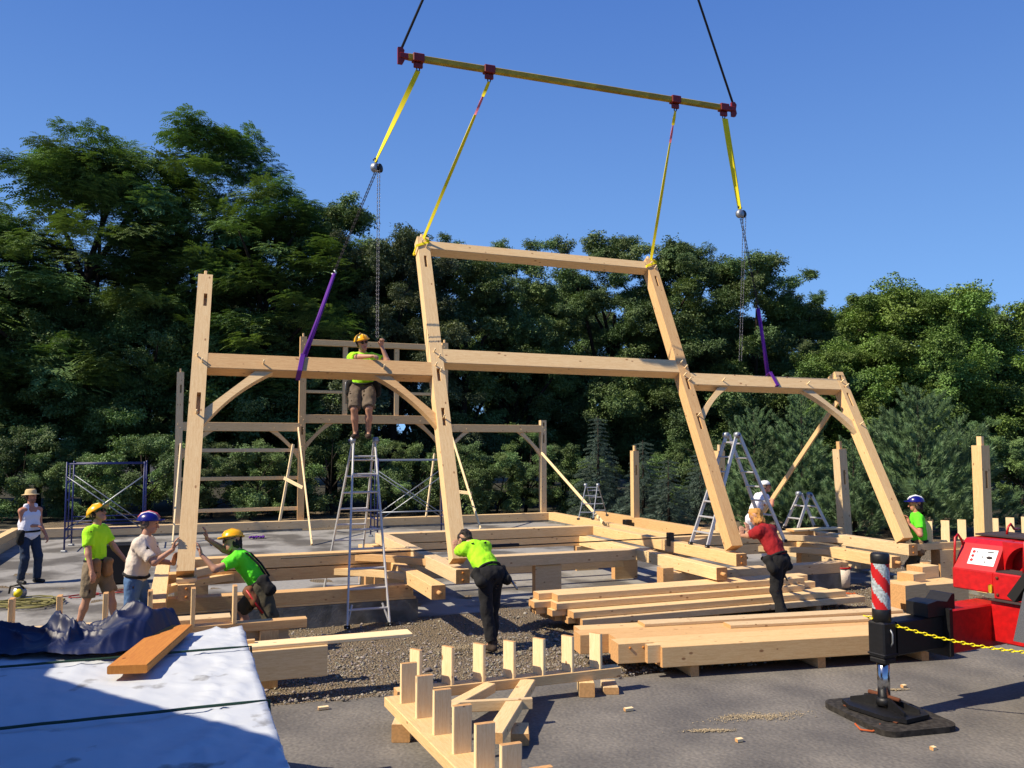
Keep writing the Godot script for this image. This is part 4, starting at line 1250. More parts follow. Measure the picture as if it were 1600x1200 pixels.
func build_wrapped_stack():
	var K := Vector3(-2.073, 1.200, -6.559)
	var N := -W
	var t := thing("wrapped_lumber_stack", "big lumber stack under white wrap with green bands in the foreground", "lumber stack", Vector3(K.x, 0, K.z) + N * 2 - D * 1.2)
	# wrapping: top with creases, rounded over the right and far edges
	var v := PackedVector3Array(); var uv := PackedVector2Array(); var idx := PackedInt32Array()
	var nu := 90; var nn := 130
	for j in nn + 1:
		for i in nu + 1:
			var a := lerpf(-2.9, 0.42, float(i) / nu)       # along D, 0 is the right edge
			var b := lerpf(-0.30, 5.6, float(j) / nn)        # towards the road, 0 is the far edge
			var over := maxf(a, 0.0) ; var back := maxf(-b, 0.0)
			var p := K - Vector3.UP * 1.2
			var crease := 0.009 * pow(maxf(0.0, 1.0 - 3.0 * absf(fold_noise.get_noise_2d(a * 1.3 + b * 0.5, b * 0.9 - a * 0.4))), 2.0) + 0.006 * fold_noise.get_noise_2d(a * 2.4, b * 1.4)
			crease += 0.007 * pow(maxf(0.0, 1.0 - 3.2 * absf(fold_noise.get_noise_2d(a * 3.1 - b * 1.7, b * 2.6 + a))), 2.0)
			crease += 0.026 * pow(maxf(0.0, 1.0 - 2.4 * absf(fold_noise.get_noise_2d(a * 3.4 + b * 2.0, b * 1.1 - a))), 2.0) * smoothstep(-0.8, 0.0, a)
			var seat := 0.012 * sin(a * 2.1) - (0.012 if absf(b - 0.68) < 0.04 or absf(b - 2.0) < 0.04 else 0.0)
			p += D * (minf(a, 0.0) + minf(over, 0.03) + over * 0.05 + 0.03 * noise.get_noise_2d(b * 3.0, over * 3.0) * over * 3.0) + N * (maxf(b, 0.0) - minf(back, 0.03))
			p.y = 1.2 + crease + seat - maxf(over - 0.03, 0.0) * 1.9 - maxf(back - 0.03, 0.0) * 2.0
			v.append(p); uv.append(Vector2(a, b))
	for j in nn:
		for i in nu:
			var q := j * (nu + 1) + i
			idx.append_array([q, q + nu + 1, q + nu + 2, q, q + nu + 2, q + 1])
	part(t, "wrap", commit(v, uv, idx, true), M.wrap)
	for k in 3:
		slab_piece_at(t, "lumber_layer", wood()[0], K, -2.85, 0.0, 0.16 + 0.34 * k, 0.47 + 0.34 * k, -5.5, -0.02)
	for b in [0.4, 2.2, 4.0]:
		timber(t, "bearer", Vector3(K.x, 0.07, K.z) + N * b + D * 0.02, Vector3(K.x, 0.07, K.z) + N * b - D * 2.8, 0.13, 0.12)
	for b in [0.68, 2.0, 3.4]:
		var pts := []
		for i in 22:
			var a := -2.85 + 2.88 * i / 21.0
			pts.append(Vector3(K.x, 1.213, K.z) + D * a + N * (b + 0.012 * noise.get_noise_2d(a * 3.0, b)))
		pts.append(Vector3(K.x, 0.85, K.z) + D * 0.06 + N * b)
		pts.append(Vector3(K.x, 0.5, K.z) + D * 0.065 + N * b)
		part(t, "band", tube(pts, 0.008, 6), M.band_green)
	single("thick_plank", "thick weathered orange plank lying on the white wrap", "board", beam_mesh(1.15, 0.05, 0.23), [M.old_wood, M.old_wood], along(Vector3(-2.316, 1.255, -5.261), Vector3(-2.449, 1.255, -6.216)))
	# crumpled blue tarpaulin over the far edge
	v = PackedVector3Array(); uv = PackedVector2Array(); idx = PackedInt32Array()
	nu = 220; nn = 110
	for j in nn + 1:
		for i in nu + 1:
			var f := float(i) / nu; var g := float(j) / nn
			var a := lerpf(-2.75, -0.46 + 0.10 * sin(g * 5.0), f)
			var b := lerpf(-0.55, 0.42 + 0.16 * sin(f * 9.0) + 0.30 * (1.0 - f) + 0.12 * noise.get_noise_2d(f * 6.0, 2.0), g)
			var bell := sin(PI * clampf(g * 0.92 + 0.06, 0, 1))
			var wp := 0.35 * fold_noise.get_noise_2d(a * 1.1, b * 1.3 + 5.0)
			var f1 := 1.0 - 1.7 * absf(fold_noise.get_noise_2d(a * 0.75 + b * 0.9 + wp, b * 1.3 - a * 0.4))
			var f2 := 1.0 - 1.9 * absf(fold_noise.get_noise_2d(a * 1.9 - b * 1.5 + wp, b * 2.1 + a * 0.8 + 9.0))
			var f3 := 1.0 - 2.0 * absf(fold_noise.get_noise_2d(a * 4.5 + b * 2.6 + wp * 3.0, b * 4.0 - a * 2.0))
			var fold := 0.11 * pow(maxf(f1, 0.0), 2.5) + 0.055 * pow(maxf(f2, 0.0), 2.5) + 0.016 * pow(maxf(f3, 0.0), 2.0)
			var hump := 0.05 + 0.085 * exp(-pow((f - 0.93) / 0.1, 2.0)) + 0.06 * exp(-pow((f - 0.42) / 0.12, 2.0))
			var edge := smoothstep(0.0, 0.06, f) * smoothstep(0.0, 0.05, 1.0 - f)
			var y := 1.215 + (bell * (hump + fold) + 0.015) * (0.25 + 0.75 * edge)
			if b < 0.0:
				y += b * 0.9
			var p := Vector3(K.x, y, K.z) + D * a + N * b
			v.append(p); uv.append(Vector2(a, b))
	for j in nn:
		for i in nu:
			var q := j * (nu + 1) + i
			idx.append_array([q, q + nu + 1, q + nu + 2, q, q + nu + 2, q + 1])
	var tm := single("blue_tarpaulin", "crumpled dark blue tarpaulin heaped over the far edge of the wrapped stack", "tarpaulin", commit(v, uv, idx, true), M.tarp, Transform3D())
	var mm: StandardMaterial3D = M.tarp
	mm.cull_mode = BaseMaterial3D.CULL_DISABLED
	(M.wrap as StandardMaterial3D).cull_mode = BaseMaterial3D.CULL_DISABLED
	# loose corner of black sheet hanging at the stack's right side
	single("black_sheet", "torn black and white sheet corner hanging beside the wrapped stack", "plastic sheet", sheet(0, 1, 0, 1, 14, 10, func(x, z): return Vector3(K.x, 0, K.z) + D * (0.09 + 0.10 * z + 0.03 * sin(x * 9.0)) + N * (0.45 + x * 0.75) + Vector3.UP * (0.86 - 0.42 * z * (1.0 - 0.4 * x) + 0.03 * sin(x * 12.0 + z * 5.0))), M.black_sheet, Transform3D())
	# unseen block added left of the camera, shaped to throw shade over the wrap
	var pr := thing("shade_block", "unseen dark block on wheels, added on the left to shade the wrap", "shade_caster", Vector3(-5.5, 0, -2.5))
	var poly := PackedVector2Array([Vector2(-5.35, 4.21), Vector2(-2.2, 2.16), Vector2(-4.3, 0.2), Vector2(-7.2, 0.2), Vector2(-7.2, 4.2), Vector2(-6.1, 6.4)])  # outline follows the shadow edge wanted on the wrap
	part(pr, "shade_prism", extrude(poly, 3.4), M.crane_dark, Transform3D(Basis(Vector3.RIGHT, Vector3.FORWARD, Vector3.UP), Vector3(0, 2.3, 0)))
	for p in [Vector3(-5.0, 0.45, -3.4), Vector3(-6.7, 0.45, -3.4), Vector3(-5.0, 0.45, -0.4), Vector3(-6.7, 0.45, -0.4)]:  # wheels given to the added shade block
		part(pr, "wheel", tube([p - Vector3(0.13, 0, 0), p + Vector3(0.13, 0, 0)], 0.45, 20), M.rubber)

func slab_piece_at(parent: Node, called: String, m, K: Vector3, u0: float, u1: float, y0: float, y1: float, w0: float, w1: float):
	var c := Vector3(K.x, (y0 + y1) / 2, K.z) + D * (u0 + u1) / 2 + W * (w0 + w1) / 2
	part(parent, called, box_mesh(u1 - u0, y1 - y0, absf(w1 - w0), 0.01), m, Transform3D(bb(), c))

# ---------- crane outrigger and counterweight ----------
func build_crane():
	var J := Vector3(3.56, 0, -8.28)
	var e := Vector3(0.88, 0, -0.475).normalized()
	var f := Vector3(0.475, 0, 0.88).normalized()
	var bas := Basis(f, Vector3.UP, -e)
	var t := thing("crane_outrigger", "black crane outrigger with striped jack tube standing on a round-cornered pad", "outrigger", J)
	part(t, "jack_box", box_mesh(0.185, 0.34, 0.185, 0.015), M.crane_dark, Transform3D(bas, J + Vector3.UP * 0.735))
	part(t, "box_flange", box_mesh(0.17, 0.05, 0.17, 0.01), M.crane_dark, Transform3D(bas, J + Vector3.UP * 0.54))
	part(t, "box_lip", box_mesh(0.196, 0.02, 0.196, 0.005), M.crane_dark, Transform3D(bas, J + Vector3.UP * 0.60))
	# jack tube with slanting red and white bands
	var tubep := Vector3(J.x, 0, J.z)
	var r := 0.084
	var striped := ArrayMesh.new()
	for c in 2:
		var v := PackedVector3Array(); var uv := PackedVector2Array(); var idx := PackedInt32Array()
		for i in 40:
			for j in 24:
				var a0 := TAU * i / 40.0; var a1 := TAU * (i + 1) / 40.0
				var y0 := 1.02 + 0.44 * j / 24.0; var y1 := 1.02 + 0.44 * (j + 1) / 24.0
				var band := fposmod((y0 + 0.1 * (a0 * 0.93) * 1.0) / 0.27, 1.0) < 0.5
				if band != (c == 0):
					continue
				var n := v.size()
				for q in [[a0, y0], [a1, y0], [a1, y1], [a0, y1]]:
					v.append(tubep + Vector3(cos(q[0]) * r, q[1], -sin(q[0]) * r)); uv.append(Vector2(q[0], q[1]))
				idx.append_array([n, n + 1, n + 2, n, n + 2, n + 3])
		striped = commit(v, uv, idx, false, striped)
	part(t, "striped_sleeve", striped, [M.stripe_red, M.stripe_white])
	part(t, "jack_tube", lathe([Vector2(0.0, 0.88), Vector2(0.086, 0.88), Vector2(0.086, 1.02), Vector2(0.081, 1.03), Vector2(0.081, 1.45), Vector2(0.088, 1.46), Vector2(0.088, 1.53), Vector2(0.078, 1.55), Vector2(0.0, 1.55)], 28), M.crane_dark, at(tubep))
	part(t, "piston", lathe([Vector2(0.0, 0.15), Vector2(0.058, 0.15), Vector2(0.058, 0.52), Vector2(0.0, 0.52)], 24), M.chrome, at(J))
	part(t, "piston_collar", lathe([Vector2(0, 0.12), Vector2(0.075, 0.12), Vector2(0.075, 0.17), Vector2(0.06, 0.19), Vector2(0, 0.19)], 20), M.crane_dark, at(J))
	part(t, "pin", tube([J + f * -0.17 + Vector3.UP * 0.20, J + f * 0.17 + Vector3.UP * 0.20], 0.02, 10), M.rust)
	var foot := part(t, "foot_plate", extrude(PackedVector2Array([Vector2(-0.36, -0.16), Vector2(-0.2, -0.26), Vector2(0.2, -0.26), Vector2(0.36, -0.16), Vector2(0.36, 0.16), Vector2(0.2, 0.26), Vector2(-0.2, 0.26), Vector2(-0.36, 0.16)]), 0.035), M.crane_dark, Transform3D(Basis(f, -e, Vector3.UP).orthonormalized(), J + Vector3.UP * 0.083))
	for k in 4:
		var dd: Vector3 = [f + e * 0.35, f - e * 0.35, -f + e * 0.35, -f - e * 0.35][k].normalized()
		var s := dd.cross(Vector3.UP)
		part(foot, "gusset", extrude(PackedVector2Array([Vector2(0.05, 0.10), Vector2(0.32, 0.10), Vector2(0.32, 0.135), Vector2(0.09, 0.2), Vector2(0.05, 0.2)]), 0.022), M.crane_dark, Transform3D(Basis(dd, Vector3.UP, s), J))
	part(foot, "rust_edge", box_mesh(0.6, 0.012, 0.44, 0.003), M.rust, Transform3D(bas, J + Vector3.UP * 0.063))
	var ring := PackedVector2Array()
	for k in 4:
		var c: Vector2 = [Vector2(0.36, 0.26), Vector2(-0.36, 0.26), Vector2(-0.36, -0.26), Vector2(0.36, -0.26)][k]
		for i in 6:
			var a := (k * 90.0 + i * 18.0) * PI / 180.0
			ring.append(c + Vector2(cos(a), sin(a)) * 0.14)
	var pad := single("outrigger_pad", "flat grey pad with rounded corners under the outrigger foot", "crane pad", extrude(ring, 0.05), M.pad, Transform3D(Basis(f, -e, Vector3.UP).orthonormalized().rotated(Vector3.UP, -0.25), J + Vector3(0.02, 0.029, 0.02)))
	var hp := J + Vector3(-0.34, 0.03, 0.36)
	part(pad, "rope_handle", tube([hp + Vector3(-0.08, 0.02, -0.02), hp + Vector3(-0.06, -0.01, 0.05), hp + Vector3(0.03, -0.015, 0.08), hp + Vector3(0.12, -0.005, 0.06), hp + Vector3(0.14, 0.02, 0.0)], 0.009, 8), M.rope_orange)
	# telescoping beam
	var b0 := J + e * 0.1 + Vector3.UP * 0.74
	part(t, "inner_beam", beam_mesh(0.75, 0.32, 0.19, 0.012), M.crane_dark, along(b0, b0 + e * 0.75))
	part(t, "outer_beam", beam_mesh(1.0, 0.43, 0.30, 0.014), M.crane_red, along(b0 + e * 0.72, b0 + e * 1.72))
	part(t, "beam_collar", beam_mesh(0.05, 0.47, 0.34, 0.01), M.crane_dark, along(b0 + e * 0.68, b0 + e * 0.73))
	part(t, "top_bracket", extrude(PackedVector2Array([Vector2(-0.2, 0), Vector2(0.22, 0), Vector2(0.22, 0.2), Vector2(0.18, 0.2), Vector2(0.1, 0.13), Vector2(-0.05, 0.15), Vector2(-0.2, 0.13)]), 0.24), M.crane_dark, Transform3D(Basis(e, Vector3.UP, e.cross(Vector3.UP)), b0 + e * 0.62 + Vector3.UP * 0.165))
	part(t, "hook_eye", tube([J + f * 0.092 + Vector3.UP * 0.84, J + f * 0.115 + Vector3.UP * 0.8, J + f * 0.115 + Vector3.UP * 0.72, J + f * 0.092 + Vector3.UP * 0.68], 0.008, 6), M.galv)
	# red deck
	var C := J + e * 1.62 + f * 0.02
	var c := thing("crane_truck", "red crane truck deck with hand rails, placard and grey wheel guard", "crane truck", Vector3(C.x, 0, C.z))
	var put := func(called: String, fx: float, y: float, ez: float, sx: float, sy: float, sz: float, m, par = null) -> MeshInstance3D:
		return part(c if par == null else par, called, box_mesh(sx, sy, sz, 0.012), m, Transform3D(bas, Vector3(C.x, y, C.z) + f * fx - e * ez))
	put.call("lower_panel", 0.30, 0.79, -0.02, 0.36, 0.42, 0.30, M.crane_red)
	put.call("ledge", 0.30, 1.005, 0.0, 0.36, 0.015, 0.34, M.tread)
	var bp: MeshInstance3D = put.call("bolt_panel", 0.31, 1.145, -0.03, 0.33, 0.27, 0.28, M.crane_red)
	for k in 4:
		var q: Vector3 = Vector3(C.x, [1.23, 1.23, 1.06, 1.06][k], C.z) + f * (0.31 + [-0.12, 0.12, -0.12, 0.12][k]) - e * 0.11
		part(bp, "bolt", tube([q, q - e * 0.012], 0.014, 8), M.rust)
	put.call("step_tread", 0.30, 1.283, -0.04, 0.30, 0.006, 0.24, M.tread)
	put.call("side_box", -0.12, 1.16, -0.16, 0.46, 0.22, 0.42, M.crane_red)
	put.call("side_box", -0.36, 1.165, -0.22, 0.06, 0.19, 0.3, M.crane_red)
	# sloped hood with its arch
	var hood := PackedVector2Array([Vector2(0.0, 1.27), Vector2(-0.17, 1.53), Vector2(-0.24, 1.575), Vector2(-0.95, 1.60), Vector2(-0.95, 1.1), Vector2(0.0, 1.1)])
	part(c, "hood", extrude(hood, 0.46), M.crane_red, Transform3D(Basis(-e, Vector3.UP, -f), Vector3(C.x, 0, C.z) + f * -0.1 - e * 0.045))
	part(c, "deck", extrude(PackedVector2Array([Vector2(-0.30, 1.52), Vector2(-0.36, 1.575), Vector2(-1.1, 1.6), Vector2(-1.1, 1.0), Vector2(-0.30, 1.0)]), 0.72), M.crane_red, Transform3D(Basis(-e, Vector3.UP, -f), Vector3(C.x, 0, C.z) + f * 0.48 - e * 0.045))
	var arch := PackedVector2Array([Vector2(-0.13, 1.28)])
	for k in 11:
		var a := PI - PI * 0.5 * k / 10.0
		arch.append(Vector2(0.13 + 0.24 * cos(a) * 1.0, 1.29 + 0.26 * sin(a)))
	arch.append(Vector2(0.13, 1.58)); arch.append(Vector2(-0.13, 1.58))
	part(c, "arch_panel", extrude(arch, 0.12), M.crane_red, Transform3D(bas, Vector3(C.x, 0, C.z) + f * 0.26 + e * 0.16))
	put.call("deck_tread", 0.2, 1.603, -0.62, 1.1, 0.008, 0.5, M.tread)
	# placard on the slope
	var sl := (Vector3.UP * 0.26 + e * 0.17).normalized()
	var nn := f.cross(sl).normalized() * -1.0
	if nn.dot(e) > 0:
		nn = -nn
	var pc := Vector3(C.x, 1.40, C.z) + f * -0.05 - e * (0.045 - 0.085) + nn * 0.004
	var pb := Basis(f, sl, f.cross(sl).normalized())
	var plq := part(c, "placard", box_mesh(0.29, 0.19, 0.006, 0.001), M.white_paint, Transform3D(pb, pc))
	var zed := f.cross(sl).normalized()
	for k in 3:
		part(plq, "red_disc", tube([pc + f * -0.11 + sl * (0.055 - 0.05 * k), pc + f * -0.11 + sl * (0.055 - 0.05 * k) + zed * 0.005], 0.017, 14), M.stripe_red)
	for q in [[-0.075, 0.055, 0.008, 0.03], [0.0, 0.0, 0.008, 0.03], [0.04, -0.055, 0.008, 0.03], [0.07, 0.065, 0.07, 0.012]]:
		part(plq, "black_mark", box_mesh(q[2], q[3], 0.004, 0.0005), M.black, Transform3D(pb, pc + f * q[0] + sl * q[1] + zed * 0.003))
	part(plq, "oval_mark", lathe([Vector2(0.0, 0.0), Vector2(0.034, 0.0), Vector2(0.034, 0.003), Vector2(0.0, 0.003)], 20), M.tread, Transform3D(Basis(f, zed, -sl * 0.5), pc + f * 0.075 + zed * 0.003))
	# hand rails
	for h in [[-0.32, 0.02, 1.27, 1.62], [0.42, 0.0, 1.28, 1.64], [-0.12, -0.62, 1.6, 1.72], [0.72, -0.3, 1.45, 1.62]]:
		var q: Vector3 = Vector3(C.x, 0, C.z) + f * h[0] - e * h[1]
		part(c, "hand_rail", tube([q + Vector3.UP * h[2] + f * -0.02, q + Vector3.UP * (h[3] - 0.03), q + Vector3.UP * h[3] + e * 0.05, q + Vector3.UP * (h[3] - 0.06) + e * 0.11, q + Vector3.UP * (h[2] + 0.06) + e * 0.2], 0.013, 8), M.crane_red)
	put.call("yellow_mark", 0.08, 1.10, 0.053, 0.04, 0.09, 0.004, M.bar_yellow)
	# wheel guard and wheel at the edge of the picture
	var gq := Vector3(4.86, 0, -8.15)
	part(c, "wheel_guard", extrude(PackedVector2Array([Vector2(-0.12, 0.72), Vector2(0.0, 1.2), Vector2(0.22, 1.48), Vector2(0.7, 1.62), Vector2(0.7, 0.72)]), 0.5), M.diamond, Transform3D(Basis(f, Vector3.UP, -e), gq + e * 0.25))
	part(c, "rubber_flap", extrude(PackedVector2Array([Vector2(-0.16, 1.14), Vector2(0.14, 1.56), Vector2(0.2, 1.53), Vector2(-0.09, 1.09)]), 0.46), M.rubber, Transform3D(Basis(f, Vector3.UP, -e), gq + e * 0.22))
	part(c, "wheel", tube([gq + f * 0.55 + e * 0.02 + Vector3.UP * 0.52, gq + f * 0.55 + e * 0.4 + Vector3.UP * 0.52], 0.52, 28), M.rubber)
	part(c, "chassis", box_mesh(3.4, 0.7, 1.5, 0.03), M.crane_dark, Transform3D(bas, Vector3(C.x, 0.95, C.z) + f * 2.6 + e * 0.9))
	part(c, "frame_rail", box_mesh(0.7, 0.3, 0.8, 0.02), M.crane_dark, Transform3D(bas, Vector3(C.x, 0.85, C.z) + f * 0.85 + e * 0.7))
	for k in 2:
		part(c, "wheel", tube([C + f * (3.2 + 0.0) + e * (0.1 + 1.5 * k) + Vector3.UP * 0.52, C + f * 3.2 + e * (0.4 + 1.5 * k) + Vector3.UP * 0.52], 0.52, 24), M.rubber)
	# yellow plastic chain
	var p0 := J + f * -0.1 - e * 0.13 + Vector3.UP * 0.95
	var p1 := Vector3(5.3, 0.66, -7.9)
	var pts := []
	for i in 13:
		var s := i / 12.0
		pts.append(p0.lerp(p1, s) + Vector3.DOWN * 0.09 * sin(PI * s))
	single("plastic_chain", "yellow plastic chain hung from the outrigger jack to the right", "chain", chain_mesh(pts, 0.042, 0.0055, 0.036), M.chain_yellow, Transform3D())

# ---------- ladders and scaffolds ----------
func trestle(label: String, fm: Vector3, rm: Vector3, top: Vector3, ax: Vector3, wb: float, wt: float, step: float, m, second = null) -> Node3D:
	var t := thing("trestle_ladder", label, "ladder", (fm + rm) / 2, "folding aluminium ladders")
	for side in 2:
		var foot: Vector3 = fm if side == 0 else rm
		var sp: Vector3 = (top - foot)
		var mt = m if side == 0 or second == null else second
		for s in [-0.5, 0.5]:
			var a: Vector3 = foot + ax * wb * s; var b: Vector3 = top + ax * wt * s + (rm - fm).normalized() * (0.03 if side else -0.03)
			var nrm := ax.cross(sp).normalized()
			part(t, "rail", beam_mesh(a.distance_to(b), 0.066, 0.026, 0.006), mt, along(a, b, nrm))
			part(t, "foot", box_mesh(0.05, 0.05, 0.09, 0.008), M.rubber, at(a + Vector3.UP * 0.022, atan2(ax.x, ax.z)))
			if side == 0:
				part(t, "hinge", tube([b - ax * 0.025 * signf(s), b + ax * 0.05 * signf(s)], 0.055, 14), M.galv)
				part(t, "hinge_lock", tube([b + ax * 0.05 * signf(s), b + ax * 0.075 * signf(s)], 0.02, 8), M.scaffold_blue)
		var n := int(sp.length() / step)
		for k in range(1, n + 1):
			var f := (k * step - 0.04) / sp.length()
			if f > 0.97: continue
			var c := foot.lerp(top, f); var w := lerpf(wb, wt, f)
			part(t, "rung", beam_mesh(w, 0.03, 0.06, 0.008), mt, along(c - ax * w / 2, c + ax * w / 2))
	return t

func build_ladders():
	var l := trestle("tall aluminium trestle ladder on the gravel with a worker on top", Vector3(-2.07, -0.03, -12.42), Vector3(-2.95, -0.035, -14.75), Vector3(-2.37, 2.66, -13.55), D, 0.62, 0.34, 0.30, M.alu)
	var a := Vector3(-2.07, -0.03, -12.42)
	for s in [-0.5, 0.5]:
		part(l, "base_strut", beam_mesh(0.32, 0.02, 0.03, 0.004), M.alu, along(a + D * 0.62 * s + Vector3(0, 0.03, 0) + W * 0.02, a + D * 0.45 * s + Vector3(0, 0.30, 0) + W * 0.11))
	trestle("aluminium trestle ladder standing on the lying bents behind the third post", B(8.0, 0.885, 1.0), B(9.75, 0.885, 1.2), B(8.84, 2.76, 1.15), W, 0.5, 0.30, 0.28, M.alu)
	trestle("small folded trestle ladder on the lying bents before the slanting pole", B(11.35, 0.885, 2.75), B(12.1, 0.885, 2.7), B(11.7, 1.58, 2.7), W, 0.42, 0.3, 0.28, M.alu)
	trestle("small white ladder far behind at the right sill", Vector3(2.123, 0.432, -24.600), Vector3(2.693, 0.424, -26.000), Vector3(2.370, 1.394, -25.200), (D * 0.9 - W * 0.3).normalized(), 0.42, 0.34, 0.28, M.galv)
	single("plank", "short pale plank lying on the lying bents under the small ladder", "board", beam_mesh(1.2, 0.04, 0.25), [M.spruce, M.endgrain], in_building(B(11.65, 0.905, 2.4)))

func scaffold(label: String, o: Vector3, wx: float, dz: float, h: float, rungs_on: int) -> Node3D:
	var t := thing("scaffold", label, "scaffold", o, "blue frame scaffolds")
	var P := func(u: float, y: float, w: float) -> Vector3: return o + D * u + W * w + Vector3.UP * y
	for u in [0.0, wx]:
		for w in [0.0, dz]:
			part(t, "post", tube([P.call(u, 0.06, w), P.call(u, h, w)], 0.022, 8), M.scaffold_blue)
			part(t, "foot_plate", box_mesh(0.12, 0.05, 0.12, 0.01), M.galv, at(P.call(u, 0.025, w)))
		for y in [h - 0.05, h - 0.5, h - 0.95, 0.55, 0.3]:
			part(t, "frame_bar", tube([P.call(u, y, 0.0), P.call(u, y, dz)], 0.017, 6), M.scaffold_blue)
		part(t, "ladder_bar", tube([P.call(u, 0.3, dz * 0.45), P.call(u, h - 0.05, dz * 0.45)], 0.015, 6), M.scaffold_blue)
	for w in [0.0, dz]:
		part(t, "cross_brace", tube([P.call(0, 0.5, w), P.call(wx, h - 0.35, w)], 0.014, 6), M.galv)
		part(t, "cross_brace", tube([P.call(0, h - 0.35, w), P.call(wx, 0.5, w)], 0.014, 6), M.galv)
	return t

func build_scaffolds():
	var s := scaffold("blue frame scaffold standing on the slab at the left before the wood", Vector3(-10.95, -0.035, -20.9), 1.75, 1.45, 2.2, 0)
	var o := Vector3(-10.95, -0.035, -20.9)
	for y in [2.15, 0.75, 0.55]:
		for w in [0.0, 1.45]:
			part(s, "rail", tube([o + W * w + Vector3.UP * y, o + D * 1.75 + W * w + Vector3.UP * y], 0.018, 6), M.scaffold_blue)
	s = scaffold("scaffold bay with blue ends and silver cross braces behind the step ladder", Vector3(-3.72, -0.035, -23.6), 2.1, 0.9, 2.25, 0)
	o = Vector3(-3.72, -0.035, -23.6)
	part(s, "plank_deck", beam_mesh(2.2, 0.05, 0.45, 0.006), M.galv, along(o + Vector3.UP * 2.19 + W * 0.3 - D * 0.03, o + D * 2.15 + W * 0.3 + Vector3.UP * 2.19))
	part(s, "rail", tube([o + Vector3.UP * 0.75, o + D * 2.1 + Vector3.UP * 0.75], 0.022, 6), M.galv)

# ---------- odds and ends ----------
func blob_patch(c: Vector3, rx: float, rz: float, turn: float, seed_: int) -> ArrayMesh:
	var v := PackedVector3Array(); var uv := PackedVector2Array(); var idx := PackedInt32Array()
	v.append(c); uv.append(Vector2.ZERO)
	var n := 36
	for i in n:
		var a := TAU * i / n
		var r := 1.0 + 0.45 * noise.get_noise_2d(cos(a) * 2.0 + seed_ * 7, sin(a) * 2.0) + 0.3 * noise.get_noise_2d(cos(a) * 7.0 + seed_, sin(a) * 7.0)
		v.append(c + (Vector3(cos(a) * rx, 0, sin(a) * rz) * r).rotated(Vector3.UP, turn)); uv.append(Vector2(cos(a), sin(a)))
	for i in n:
		idx.append_array([0, 1 + (i + 1) % n, 1 + i])
	return commit(v, uv, idx, false)

